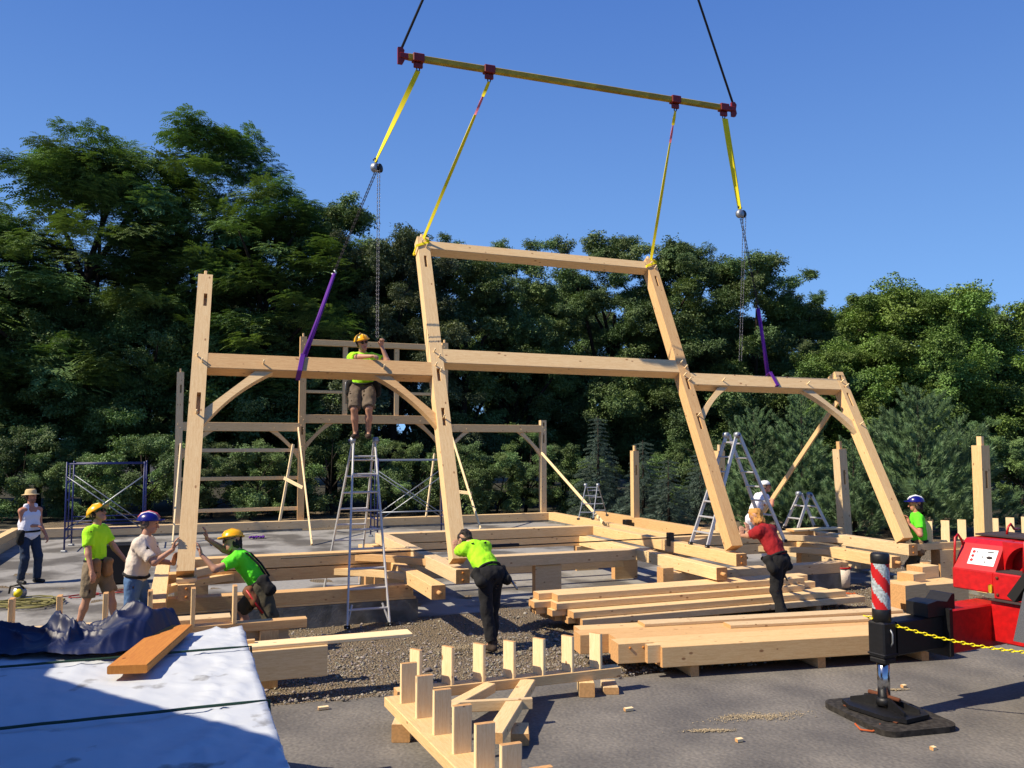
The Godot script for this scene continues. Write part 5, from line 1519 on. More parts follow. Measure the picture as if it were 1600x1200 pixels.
func build_small_things():
	# sawdust drifts
	var g := "sawdust drifts"
	var sd := [[Vector3(2.352, 0.005, -8.277), 0.42, 0.09, 0.2, "pale sawdust streak on the asphalt left of the outrigger pad"], [Vector3(1.801, 0.005, -7.880), 0.20, 0.035, 0.1, "thin sawdust line on the asphalt before the heavy timbers"], [Vector3(-0.535, -0.008, -11.083), 0.5, 0.2, 0.3, "orange sawdust heap on the gravel at the bending man's feet"], [Vector3(4.032, 0.006, -9.159), 0.16, 0.02, 0.15, "short sawdust line right of the jack"]]
	var flake := beam_mesh(0.03, 0.004, 0.012, 0.001)
	for i in sd.size():
		var s: Array = sd[i]
		var mm := MultiMesh.new()
		mm.transform_format = MultiMesh.TRANSFORM_3D
		mm.mesh = flake
		mm.instance_count = int(1100 * sqrt(s[1] * s[2] / 0.1)) + 120
		for k in mm.instance_count:
			var q := Vector2(rng.randfn() * s[1] * 0.55, rng.randfn() * s[2] * 0.55)
			var p: Vector3 = s[0] + Vector3(q.x, 0.002 + 0.006 * rng.randf(), q.y + 0.3 * s[2] * sin(q.x * 9.0)).rotated(Vector3.UP, s[3])
			mm.set_instance_transform(k, Transform3D(Basis.from_euler(Vector3(rng.randfn() * 0.3, rng.randf() * 6, rng.randfn() * 0.3)).scaled(Vector3.ONE * rng.randf_range(0.2, 0.7)), p))
		var mi := MultiMeshInstance3D.new()
		mi.multimesh = mm
		mi.material_override = M.sawdust
		mi.name = numbered("sawdust", "")
		add_child(mi)
		mi.set_meta("kind", "stuff"); mi.set_meta("label", s[4]); mi.set_meta("category", "sawdust"); mi.set_meta("group", g)
	# offcuts on the asphalt
	var off := [[Vector3(-1.853, 0.020, -8.503), 0.1, "small wood chip lying alone on the asphalt beside the wrapped stack"], [Vector3(1.138, 0.020, -8.463), 0.09, "small wood peg lying on the asphalt before the stub plates"], [Vector3(1.988, 0.020, -7.602), 0.06, "tiny wood peg near the front of the asphalt"], [Vector3(3.592, 0.015, -7.413), 0.04, "pale wood crumb on the asphalt right of the pad"], [Vector3(4.198, 0.015, -9.270), 0.05, "pale chip on the asphalt behind the pad"]]
	for o in off:
		single("wood_chip", o[2], "wood chip", beam_mesh(o[1], 0.03, 0.04, 0.004), [M.spruce, M.endgrain], at(o[0], 0.4), "wood chips on the asphalt")
	# black bin on the slab
	var t := thing("black_bin", "tall black plastic bin standing on the slab behind the man in shorts", "bin", Vector3(-7.55, -0.035, -16.3))
	var q := Vector3(-7.55, 0, -16.3)
	part(t, "body", box_mesh(0.56, 0.74, 0.42, 0.03), M.black, Transform3D(bb(), q + Vector3.UP * 0.335))
	part(t, "rim", box_mesh(0.61, 0.05, 0.47, 0.015), M.black, Transform3D(bb(), q + Vector3.UP * 0.69))
	# saw and hose at the left
	t = thing("circular_saw", "lime and grey circular saw on the slab at the left", "power saw", Vector3(-8.328, -0.030, -14.512))
	var s0 := Vector3(-8.328, -0.030, -14.512)
	part(t, "base_plate", box_mesh(0.36, 0.012, 0.2, 0.003), M.galv, at(s0 + Vector3.UP * 0.03, 0.4))
	part(t, "blade_guard", lathe([Vector2(0, -0.025), Vector2(0.11, -0.025), Vector2(0.11, 0.025), Vector2(0, 0.025)], 24), M.galv, Transform3D(Basis(Vector3.RIGHT, Vector3.FORWARD, Vector3.UP).rotated(Vector3.UP, 0.4), s0 + Vector3.UP * 0.12))
	part(t, "motor", tube([s0 + Vector3(0.0, 0.14, 0.02), s0 + Vector3(0.08, 0.14, 0.2)], 0.06, 14), M.tool_yellow)
	part(t, "handle", tube([s0 + Vector3(-0.15, 0.12, 0.05), s0 + Vector3(-0.13, 0.24, 0.05), s0 + Vector3(0.02, 0.27, 0.04), s0 + Vector3(0.1, 0.2, 0.04)], 0.018, 8), M.black)
	for k in 2:
		var c0 := [Vector3(-7.991, -0.020, -13.895), Vector3(-7.972, -0.020, -14.170)][k] as Vector3
		var pts := []
		for i in 60:
			var a := i * 0.42
			var r := 0.28 + 0.10 * sin(i * 0.9 + k) + 0.05 * noise.get_noise_2d(i * 0.3, k)
			pts.append(c0 + Vector3(cos(a) * r * 1.5, 0.012 + 0.006 * i / 10.0 + 0.02 * absf(sin(i * 0.7)), sin(a) * r))
		single("air_hose", ["coiled olive air hose round the saw", "second coil of olive air hose beside the saw"][k], "hose", tube(pts, 0.011, 6), M.hose, Transform3D(), "coiled hoses")
	var cp := []
	for i in 40:
		var a := i / 39.0
		cp.append((Vector3(-7.691, -0.020, -14.635) as Vector3).lerp(Vector3(-6.746, -0.020, -15.459), a) + Vector3(0.12 * sin(i * 1.3), 0.012, 0.22 * sin(i * 0.8)))
	single("power_cord", "red power cord lying in loops on the slab behind the stubs", "cord", tube(cp, 0.01, 6), M.cord_red, Transform3D())
	# purple slings lying on the slab
	for k in 2:
		var c: Vector3 = [Vector3(2.296, -0.020, -18.614), Vector3(-7.123, -0.020, -23.888)][k]
		var pts := []
		for i in 26:
			var a := i / 25.0
			pts.append(c + D * (a - 0.5) * [0.75, 0.4][k] + Vector3(0, 0.02 + 0.025 * absf(sin(i * 0.8)), 0.09 * sin(i * 1.1)))
		single("purple_sling", ["slack purple sling lying on the slab under the frame", "small bundle of purple sling far back on the slab"][k], "lifting sling", tube(pts, 0.028, 6), M.sling_purple, Transform3D(), "purple slings on the slab")
	# bucket by the right stem wall
	t = thing("bucket", "pale bucket with red rim beside the right stem wall", "bucket", Vector3(6.049, 0.000, -15.681))
	var b0 := Vector3(6.049, 0.000, -15.681)
	part(t, "pail", lathe([Vector2(0, 0.0), Vector2(0.125, 0.0), Vector2(0.145, 0.34), Vector2(0.135, 0.34), Vector2(0.12, 0.02), Vector2(0, 0.02)], 22), M.cream_shirt, at(b0 + Vector3.UP * 0.005))
	part(t, "rim", lathe([Vector2(0.136, 0.33), Vector2(0.152, 0.33), Vector2(0.152, 0.36), Vector2(0.136, 0.36)], 22), M.tool_red, at(b0 + Vector3.UP * 0.005))
	single("red_rag", "small orange red rag on the gravel beside the bucket", "rag", sheet(-0.09, 0.09, -0.06, 0.06, 10, 8, func(x, z): return (Vector3(5.859, 0.000, -14.827) as Vector3) + Vector3(x + 0.02 * sin(z * 50.0), 0.015 + 0.06 * absf(noise.get_noise_2d(x * 14.0, z * 14.0)), z)), M.rope_orange, Transform3D())
	# tools on the plank
	t = thing("pipe_wrench", "yellow and steel tool lying on the long plank", "hand tool", B(-0.62, 0.545, -2.07))
	part(t, "grip", tube([B(-0.85, 0.575, -2.1), B(-0.68, 0.575, -2.05)], 0.028, 8), M.tool_yellow)
	part(t, "head", box_mesh(0.12, 0.05, 0.06, 0.01), M.steel, in_building(B(-0.4, 0.57, -2.05)))
	part(t, "shaft", tube([B(-0.68, 0.575, -2.05), B(-0.2, 0.57, -2.0)], 0.012, 8), M.steel)
	# pole held by the far man
	single("push_pole", "long slanting pole held by the man in the white cap", "pole", beam_mesh(Vector3(5.179, 1.180, -17.600).distance_to(Vector3(6.236, 3.411, -16.200)), 0.085, 0.045), wood(), along(Vector3(5.179, 1.180, -17.600), Vector3(6.236, 3.411, -16.200)))

# ---------- people ----------
# a bone: [a, b, ra, rb, widen (>1 makes it broader along "side"), side axis, flat: cut square at b]
func bone(a: Vector3, b: Vector3, ra: float, rb: float, widen := 1.0, side := Vector3.BACK, flat := false) -> Array:
	return [a, b, ra, rb, widen, side, flat]

# meshes the smooth union of the bones as surface nets and adds it to arr = {v, i, c}
func nets(arr: Dictionary, bones: Array, cell: float, k: float, tint: Callable, xf := Transform3D(), ruffle := 0.0):
	var lo := Vector3.INF; var hi := -Vector3.INF
	for b in bones:
		var m: float = maxf(b[2], b[3]) * b[4] + cell * 2.5
		lo = lo.min(b[0] - Vector3.ONE * m).min(b[1] - Vector3.ONE * m)
		hi = hi.max(b[0] + Vector3.ONE * m).max(b[1] + Vector3.ONE * m)
	var nx := int((hi.x - lo.x) / cell) + 2; var ny := int((hi.y - lo.y) / cell) + 2; var nz := int((hi.z - lo.z) / cell) + 2
	var g := PackedFloat32Array()
	g.resize(nx * ny * nz)
	g.fill(9.0)
	var sxy := nx * ny
	for b in bones:
		var a: Vector3 = b[0]; var e: Vector3 = b[1]; var ra: float = b[2]; var rb: float = b[3]
		var wd: float = b[4]; var side: Vector3 = b[5]; var flat: bool = b[6]
		var ba := e - a
		var shrink := 1.0 - 1.0 / wd
		ba -= side * ba.dot(side) * shrink
		var bb2 := maxf(ba.dot(ba), 1e-8)
		var dirn := (e - a).normalized()
		var m := maxf(ra, rb) * wd + cell * 2.0 + k
		var l := a.min(e) - Vector3.ONE * m - lo; var h := a.max(e) + Vector3.ONE * m - lo
		var x0 := maxi(int(l.x / cell), 0); var x1 := mini(int(h.x / cell) + 1, nx - 1)
		var y0 := maxi(int(l.y / cell), 0); var y1 := mini(int(h.y / cell) + 1, ny - 1)
		var z0 := maxi(int(l.z / cell), 0); var z1 := mini(int(h.z / cell) + 1, nz - 1)
		for z in range(z0, z1 + 1):
			for y in range(y0, y1 + 1):
				var row := z * sxy + y * nx
				for x in range(x0, x1 + 1):
					var pw := lo + Vector3(x, y, z) * cell
					var pa := pw - a
					if wd != 1.0:
						pa -= side * pa.dot(side) * shrink
					var t := clampf(pa.dot(ba) / bb2, 0.0, 1.0)
					var d := (pa - ba * t).length() - (ra + (rb - ra) * t)
					if flat:
						d = maxf(d, (pw - e).dot(dirn))
					var o := g[row + x]
					if o > 8.0:
						g[row + x] = d
					elif absf(o - d) >= k:
						g[row + x] = minf(o, d)
					else:
						var q := 0.5 + 0.5 * (o - d) / k
						g[row + x] = o + (d - o) * q - k * q * (1.0 - q)
	if ruffle > 0.0:
		for z in nz:
			for y in ny:
				for x in nx:
					var q := z * sxy + y * nx + x
					if absf(g[q]) < cell * 3.0:
						g[q] += ruffle * noise.get_noise_3d((lo.x + x * cell) * 9.0, (lo.y + y * cell) * 5.0, (lo.z + z * cell) * 9.0)
	var id := {}
	var v: PackedVector3Array = arr.v; var ix: PackedInt32Array = arr.i; var cl: PackedColorArray = arr.c
	var lim := cell * 1.8
	var off := [0, 1, nx, nx + 1, sxy, sxy + 1, sxy + nx, sxy + nx + 1]
	for z in nz - 1:
		for y in ny - 1:
			var row := z * sxy + y * nx
			for x in nx - 1:
				var q := row + x
				if absf(g[q]) > lim:
					continue
				var mask := 0
				for c in 8:
					if g[q + off[c]] < 0.0:
						mask |= 1 << c
				if mask == 0 or mask == 255:
					continue
				var s := Vector3.ZERO; var n := 0
				for e in [[0, 1], [2, 3], [4, 5], [6, 7], [0, 2], [1, 3], [4, 6], [5, 7], [0, 4], [1, 5], [2, 6], [3, 7]]:
					var f0 := g[q + off[e[0]]]; var f1 := g[q + off[e[1]]]
					if (f0 < 0.0) != (f1 < 0.0):
						var t := f0 / (f0 - f1)
						var c0 := Vector3(e[0] & 1, (e[0] >> 1) & 1, e[0] >> 2); var c1 := Vector3(e[1] & 1, (e[1] >> 1) & 1, e[1] >> 2)
						s += c0.lerp(c1, t); n += 1
				id[q] = v.size()
				var p := lo + (Vector3(x, y, z) + s / n) * cell
				v.append(xf * p)
				cl.append(tint.call(p))
	for q in id:
		var x: int = q % nx; var y: int = (q / nx) % ny; var z: int = q / sxy
		for ax in 3:
			var st: int = [1, nx, sxy][ax]
			if x + (1 if ax == 0 else 0) >= nx or y + (1 if ax == 1 else 0) >= ny or z + (1 if ax == 2 else 0) >= nz:
				continue
			var f0 := g[q]; var f1 := g[q + st]
			if (f0 < 0.0) == (f1 < 0.0):
				continue
			var s1: int = [nx, sxy, 1][ax]; var s2: int = [sxy, 1, nx][ax]
			if not (id.has(q - s1) and id.has(q - s2) and id.has(q - s1 - s2)):
				continue
			var a: int = id[q]; var b: int = id[q - s1]; var c: int = id[q - s1 - s2]; var d: int = id[q - s2]
			if f0 < 0.0:
				ix.append_array([a, b, c, a, c, d])
			else:
				ix.append_array([a, c, b, a, d, c])
	arr.v = v; arr.i = ix; arr.c = cl

func fresh() -> Dictionary:
	return {"v": PackedVector3Array(), "i": PackedInt32Array(), "c": PackedColorArray()}

func done(arr: Dictionary) -> ArrayMesh:
	return commit(arr.v, PackedVector2Array(), arr.i, true, null, arr.c)

func reach(a: Vector3, goal: Vector3, l1: float, l2: float, pole: Vector3) -> Array:
	# middle joint of a two-bone limb
	var d := goal - a
	var l := minf(d.length(), (l1 + l2) * 0.995)
	var x := d.normalized()
	var end := a + x * l
	var p := (pole - x * pole.dot(x)).normalized()
	var c := (l1 * l1 + l * l - l2 * l2) / (2.0 * l)
	var h := sqrt(maxf(l1 * l1 - c * c, 0.0))
	return [a + x * c + p * h, end]

func head_bones() -> Array:
	# face looks along +x, y up, z to the right; origin at the head's middle
	return [bone(Vector3(-0.022, 0.03, 0), Vector3(0.018, 0.035, 0), 0.086, 0.082), bone(Vector3(0.02, -0.01, 0), Vector3(0.04, -0.055, 0), 0.066, 0.052), bone(Vector3(0.055, -0.085, -0.012), Vector3(0.055, -0.085, 0.012), 0.030, 0.030),
		bone(Vector3(0.09, 0.018, 0), Vector3(0.112, -0.028, 0), 0.010, 0.016), bone(Vector3(0.083, 0.04, -0.034), Vector3(0.083, 0.04, 0.034), 0.014, 0.014),
		bone(Vector3(0.076, -0.057, -0.016), Vector3(0.076, -0.057, 0.016), 0.014, 0.014), bone(Vector3(-0.005, 0.02, 0.083), Vector3(-0.012, -0.02, 0.082), 0.014, 0.010), bone(Vector3(-0.005, 0.02, -0.083), Vector3(-0.012, -0.02, -0.082), 0.014, 0.010)]

func hand_bones(curl: float, right: bool) -> Array:
	# wrist at the origin, fingers along +x, palm faces -y, thumb on the +z side of a left hand
	var s := -1.0 if right else 1.0
	var r := [bone(Vector3(0.0, 0, 0), Vector3(0.05, 0, 0), 0.024, 0.022, 1.35), bone(Vector3(0.04, 0.002, -0.022), Vector3(0.085, 0.004, -0.026), 0.015, 0.012), bone(Vector3(0.04, 0.002, 0.022), Vector3(0.088, 0.004, 0.027), 0.016, 0.012), bone(Vector3(0.05, 0.002, 0), Vector3(0.09, 0.004, 0), 0.017, 0.013)]
	for i in 4:
		var z := (0.028 - 0.0185 * i) * s
		var l: float = [0.074, 0.082, 0.076, 0.06][i]
		var p := Vector3(0.09 - (0.006 if i == 3 else 0.0), 0.004, z)
		var a := curl * 0.5
		for k in 3:
			var q: Vector3 = p + Vector3(cos(a), -sin(a), 0.05 * (1.5 - i) * s * 0.4).normalized() * l * [0.45, 0.32, 0.23][k]
			r.append(bone(p, q, 0.0098 - 0.0008 * k, 0.0092 - 0.0008 * k))
			p = q
			a += curl * 0.75
	var tp := Vector3(0.025, -0.004, 0.03 * s)
	var t1 := tp + Vector3(0.034, -0.012 - 0.012 * curl, 0.026 * s)
	var t2 := t1 + Vector3(0.030, -0.008 - 0.014 * curl, 0.004 * s)
	r.append(bone(tp, t1, 0.0145, 0.0115)); r.append(bone(t1, t2, 0.0115, 0.009))
	return r

# o keys: pelvis, spine, head_off, look, hands [right, left] in world, feet [right, left], shirt, legs, shorts, sleeve, hat, hair, skin, knee, elbow, extras
func person(label: String, base: Vector3, yaw: float, o: Dictionary) -> Node3D:
	var t := thing("person", label, "person", base, "crew raising the frame", yaw)
	var here := t.transform
	var inv := here.affine_inverse()
	var pel: Vector3 = o.get("pelvis", Vector3(0, 0.93, 0))
	var spine: Vector3 = (o.get("spine", Vector3(0.03, 1, 0)) as Vector3).normalized()
	var side: Vector3 = (o.get("side", Vector3(0, 0, 1)) as Vector3)
	side = (side - spine * side.dot(spine)).normalized()
	var fwd := spine.cross(side) * -1.0
	var chest := pel + spine * 0.46
	var neck := chest + spine * 0.085
	var hoff: Vector3 = (o.get("head_off", spine) as Vector3).normalized()
	var head := neck + hoff * 0.155
	var look: Vector3 = (o.get("look", Vector3(1, 0, 0)) as Vector3).normalized()
	var hup := (hoff - look * hoff.dot(look)).normalized()
	var hb := Transform3D(Basis(look, hup, look.cross(hup)), head)
	var tone: Color = o.get("skin", Color(0.43, 0.225, 0.145))
	var skin := func(p: Vector3) -> Color: return tone
	var face := func(p: Vector3) -> Color:
		for s in [-1.0, 1.0]:
			if p.distance_to(Vector3(0.092, 0.018, 0.032 * s)) < 0.0125:
				return Color(0.03, 0.02, 0.018)
		if p.distance_to(Vector3(0.098, -0.056, 0)) < 0.021 and absf(p.y + 0.056) < 0.009:
			return Color(0.30, 0.12, 0.09)
		if o.get("beard", false) and p.x > 0.03 and p.y < -0.045:
			return tone * 0.55
		return tone
	var body := fresh(); var shirt := fresh(); var legs := fresh()
	var bb_ := []; var sb := []; var lb := []
	# trunk
	var mid := pel + spine * 0.2 + fwd * 0.01
	bb_.append(bone(pel, mid, 0.10, 0.094, 1.36, side)); bb_.append(bone(mid, chest - spine * 0.05, 0.094, 0.108, 1.36, side)); bb_.append(bone(chest - side * 0.12, chest + side * 0.12, 0.06, 0.06)); bb_.append(bone(chest, head, 0.062, 0.052))
	var fat: float = o.get("fat", 0.0)
	sb.append(bone(pel + spine * 0.06, mid, 0.124 + fat, 0.12 + fat, 1.36, side)); sb.append(bone(mid, chest - spine * 0.05, 0.12 + fat, 0.128, 1.38, side)); sb.append(bone(chest - side * 0.15, chest + side * 0.15, 0.088, 0.088)); sb.append(bone(chest, neck - spine * 0.03, 0.088, 0.072))
	if o.get("vest", false):
		sb = [bone(pel + spine * 0.0, mid, 0.126 + fat, 0.122 + fat, 1.36, side), bone(mid, chest - spine * 0.10, 0.122 + fat, 0.124, 1.36, side)]
		for s in [-1.0, 1.0]:
			sb.append(bone(chest - spine * 0.10 + side * 0.075 * s, chest + spine * 0.07 + side * 0.09 * s, 0.118, 0.05))
	var short: bool = o.get("shorts", false)
	lb.append(bone(pel + spine * 0.06, pel - spine * 0.03, 0.118 + fat * 0.7, 0.122, 1.34, side))
	var hands: Array = o.hands
	var feet: Array = o.feet
	for k in 2:
		var s := 1.0 if k == 0 else -1.0
		var sh := chest + side * 0.185 * s - spine * 0.015
		var goal: Vector3 = inv * (hands[k] as Vector3)
		var wrist_goal := goal
		var pole: Vector3 = o.get("elbow", [Vector3(-0.5, -1, 0.5), Vector3(-0.5, -1, -0.5)])[k]
		var toward := (goal - sh).normalized()
		wrist_goal = goal - toward * 0.085
		var push: bool = o.get("push", false)
		if push:
			wrist_goal = goal - toward * 0.035 + Vector3.DOWN * 0.06
		var el := reach(sh, wrist_goal, 0.295, 0.262, pole)
		bb_.append(bone(chest + side * 0.1 * s, sh, 0.058, 0.05)); bb_.append(bone(sh, el[0], 0.05, 0.041)); bb_.append(bone(el[0], el[1], 0.042, 0.027))
		var slv: float = o.get("sleeve", 0.62)
		if slv > 0.0:
			sb.append(bone(sh - side * 0.03 * s, sh.lerp(el[0], slv), 0.088, 0.074, 1.0, side, true))
		# hand
		var fd: Vector3 = (el[1] - el[0]).normalized()
		var hd: Vector3 = ((goal - el[1]).normalized() * 0.6 + fd * 0.4).normalized()
		var pn: Vector3 = (o.get("palm", [Vector3(0, 1, 0), Vector3(0, 1, 0)])[k] as Vector3)
		pn = (pn - hd * pn.dot(hd)).normalized()
		if push:
			hd = (Vector3.UP * 0.9 + toward * 0.22).normalized()
			pn = (-toward - hd * (-toward).dot(hd)).normalized()
		nets(body, hand_bones(o.get("curl", 0.7), k == 0), 0.0075, 0.006, skin, Transform3D(Basis(hd, pn, hd.cross(pn)), el[1] - hd * 0.005))
		# leg
		var hip := pel + side * 0.095 * s - spine * 0.02
		var an: Vector3 = feet[k]
		var kn := reach(hip, an + Vector3.UP * 0.075, 0.43, 0.425, o.get("knee", [Vector3(1, 0, 0.1), Vector3(1, 0, -0.1)])[k])
		bb_.append(bone(hip, kn[0], 0.072, 0.055)); bb_.append(bone(kn[0], kn[0].lerp(kn[1], 0.4), 0.055, 0.056)); bb_.append(bone(kn[0].lerp(kn[1], 0.4), kn[1], 0.056, 0.036))
		if short:
			lb.append(bone(hip, hip.lerp(kn[0], 0.5), 0.112, 0.108)); lb.append(bone(hip.lerp(kn[0], 0.4), hip.lerp(kn[0], 1.0), 0.108, 0.10, 1.0, side, true))
		else:
			lb.append(bone(hip, kn[0], 0.102, 0.078)); lb.append(bone(kn[0], kn[0].lerp(kn[1], 0.97), 0.078, 0.068, 1.0, side, true))
		var td: Vector3 = (o.get("toes", [Vector3(1, 0, 0.15), Vector3(1, 0, -0.15)])[k] as Vector3).normalized()
		var fb := fresh()
		var sole := an.y
		nets(fb, [bone(kn[1] + Vector3.UP * 0.05, kn[1] + Vector3.DOWN * 0.01, 0.05, 0.048), bone(Vector3(an.x, sole + 0.042, an.z) - td * 0.045, Vector3(an.x, sole + 0.036, an.z) + td * 0.15, 0.042, 0.036, 1.15, td.cross(Vector3.UP))], 0.012, 0.03, func(p): return Color.WHITE)
		part(t, "boot", done(fb), M[o.get("boot", "boot")], here)
		bb_.append(bone(kn[1], Vector3(an.x, sole + 0.04, an.z) + td * 0.1, 0.034, 0.026))
	nets(body, bb_, 0.0165, 0.03, skin)
	nets(body, head_bones(), 0.008, 0.014, face, hb)
	part(t, "body", done(body), M.skin, here)
	nets(shirt, sb, 0.017, 0.035, func(p): return Color.WHITE, Transform3D(), 0.02)
	part(t, "shirt", done(shirt), M[o.shirt], here)
	nets(legs, lb, 0.017, 0.03, func(p): return Color.WHITE, Transform3D(), 0.02)
	part(t, "shorts" if short else "trousers", done(legs), M[o.legs], here)
	# belt and pouches
	var ring := []
	for i in 25:
		var a := TAU * i / 24.0
		ring.append(pel + spine * 0.055 + fwd * cos(a) * (0.13 + fat) + side * sin(a) * (0.172 + fat))
	part(t, "belt", tube(ring, 0.02, 6), M.black_cloth, here)
	for pc in o.get("pouches", []):
		var c: Vector3 = pel + spine * -0.03 + fwd * pc[0] + side * pc[1]
		var pb := fresh()
		nets(pb, [bone(c + spine * 0.05, c - spine * 0.09, 0.062, 0.075), bone(c + spine * 0.07 + fwd * 0.03, c + spine * 0.07 - fwd * 0.03, 0.05, 0.05)], 0.014, 0.03, func(p): return Color.WHITE, Transform3D(), 0.02)
		var po := part(t, "tool_pouch", done(pb), M[pc[2]], here)
		if pc.size() > 3:
			var hm := c - spine * 0.06 + side * 0.06 * signf(pc[1])
			part(po, "hammer", tube([hm + spine * 0.14, hm - spine * 0.22], 0.014, 8), M[pc[3]], here)
	for st in o.get("straps", []):
		var pts := []
		for q in st:
			pts.append(pel + spine * q[0] + fwd * q[1] + side * q[2])
		part(t, "suspender", tube(pts, 0.013, 6), M.black_cloth, here)
	# hair and headgear
	var hair: String = o.get("hair", "")
	if hair != "":
		var ha := fresh()
		var long: float = o.get("hair_long", 0.0)
		var top := [bone(Vector3(-0.035, 0.05, 0), Vector3(0.012, 0.066, 0), 0.086, 0.078)] if o.get("hat", "") == "" else []
		nets(ha, top + [ bone(Vector3(-0.05, 0.02, 0), Vector3(-0.055, -0.03 - long, 0), 0.074, 0.058 + long * 0.2), bone(Vector3(-0.02, 0.03, -0.06), Vector3(-0.03, -0.02 - long, -0.062), 0.034, 0.03), bone(Vector3(-0.02, 0.03, 0.06), Vector3(-0.03, -0.02 - long, 0.062), 0.034, 0.03)], 0.010, 0.02, func(p): return Color.WHITE, Transform3D(), 0.03)
		part(t, "hair", done(ha), M[hair], here * hb)
	var hat: String = o.get("hat", "")
	if hat == "hard":
		var dome := []
		for i in 9:
			var a := PI / 2 * i / 8.0
			dome.append(Vector2(0.122 * cos(a) + (0.0 if i else 0.003), 0.04 + 0.105 * sin(a)))
		var xf: Transform3D = here * hb * Transform3D(Basis(Vector3(1.12, 0.1, 0), Vector3(-0.08, 1, 0), Vector3(0, 0, 0.96)), Vector3(-0.012, 0.012, 0))
		var hh := part(t, "hard_hat", lathe(dome, 24), M[o.hat_mat], xf)
		var brim := PackedVector2Array()
		for i in 28:
			var a := TAU * i / 28.0
			brim.append(Vector2(cos(a) * (0.135 + 0.04 * maxf(cos(a), 0.0)), sin(a) * 0.132))
		part(hh, "brim", extrude(brim, 0.012), M[o.hat_mat], xf * Transform3D(Basis(Vector3.RIGHT, Vector3.BACK, Vector3.DOWN), Vector3(0.0, 0.04, 0)))
		part(hh, "ridge", tube([Vector3(-0.115, 0.07, 0), Vector3(-0.08, 0.118, 0), Vector3(0, 0.147, 0), Vector3(0.08, 0.118, 0), Vector3(0.115, 0.07, 0)], 0.014, 8), M[o.get("ridge_mat", o.hat_mat)], xf)
		if o.get("visor", false):
			part(hh, "visor", extrude(brim, 0.01), M.visor_green, xf * Transform3D(Basis(Vector3(0.8, 0.2, 0), Vector3(0, 0, 0.75), Vector3.DOWN), Vector3(0.07, 0.015, 0)))
		if o.get("stripes", false):
			for s in [-0.035, 0.035]:
				part(hh, "stripe", tube([Vector3(-0.1, 0.07, s), Vector3(-0.07, 0.117, s), Vector3(0, 0.141, s), Vector3(0.07, 0.117, s), Vector3(0.1, 0.07, s)], 0.011, 6), M.white_paint, xf)
	elif hat == "straw" or hat == "cap":
		var pr := [Vector2(0.0, 0.155), Vector2(0.07, 0.15), Vector2(0.09, 0.125), Vector2(0.098, 0.07), Vector2(0.10, 0.06), Vector2(0.15, 0.048), Vector2(0.152, 0.042), Vector2(0.1, 0.05)]
		if hat == "cap":
			pr = [Vector2(0.0, 0.135), Vector2(0.06, 0.125), Vector2(0.095, 0.085), Vector2(0.104, 0.04), Vector2(0.10, 0.035)]
		pr.reverse()
		part(t, "hat", lathe(pr, 24), M[o.hat_mat], here * hb * Transform3D(Basis(Vector3(1.1, 0, 0), Vector3.UP, Vector3.BACK), Vector3(-0.01, 0.0, 0)))
	if o.get("glasses", false):
		for s in [-1.0, 1.0]:
			part(t, "sunglasses", lathe([Vector2(0, -0.004), Vector2(0.024, -0.004), Vector2(0.024, 0.004), Vector2(0, 0.004)], 14), M.glass_dark, here * hb * Transform3D(Basis(Vector3.UP, Vector3.RIGHT, Vector3.FORWARD), Vector3(0.104, 0.018, 0.033 * s)))
		part(t, "glasses_frame", tube([Vector3(0.0, 0.024, -0.092), Vector3(0.098, 0.024, -0.062), Vector3(0.112, 0.024, 0), Vector3(0.098, 0.024, 0.062), Vector3(0.0, 0.024, 0.092)], 0.005, 6), M.glass_dark, here * hb)
	return t

func on_bent(u: float, v: float, n: float) -> Vector3:
	var lean := deg_to_rad(29.6)
	var dv := (Vector3.UP * cos(lean) + W * sin(lean) + D * 0.0356).normalized()
	return B(0, 1.33, 0.16) + D * u + Vector3.DOWN * 0.005 * u + dv * v + D.cross(dv).normalized() * n

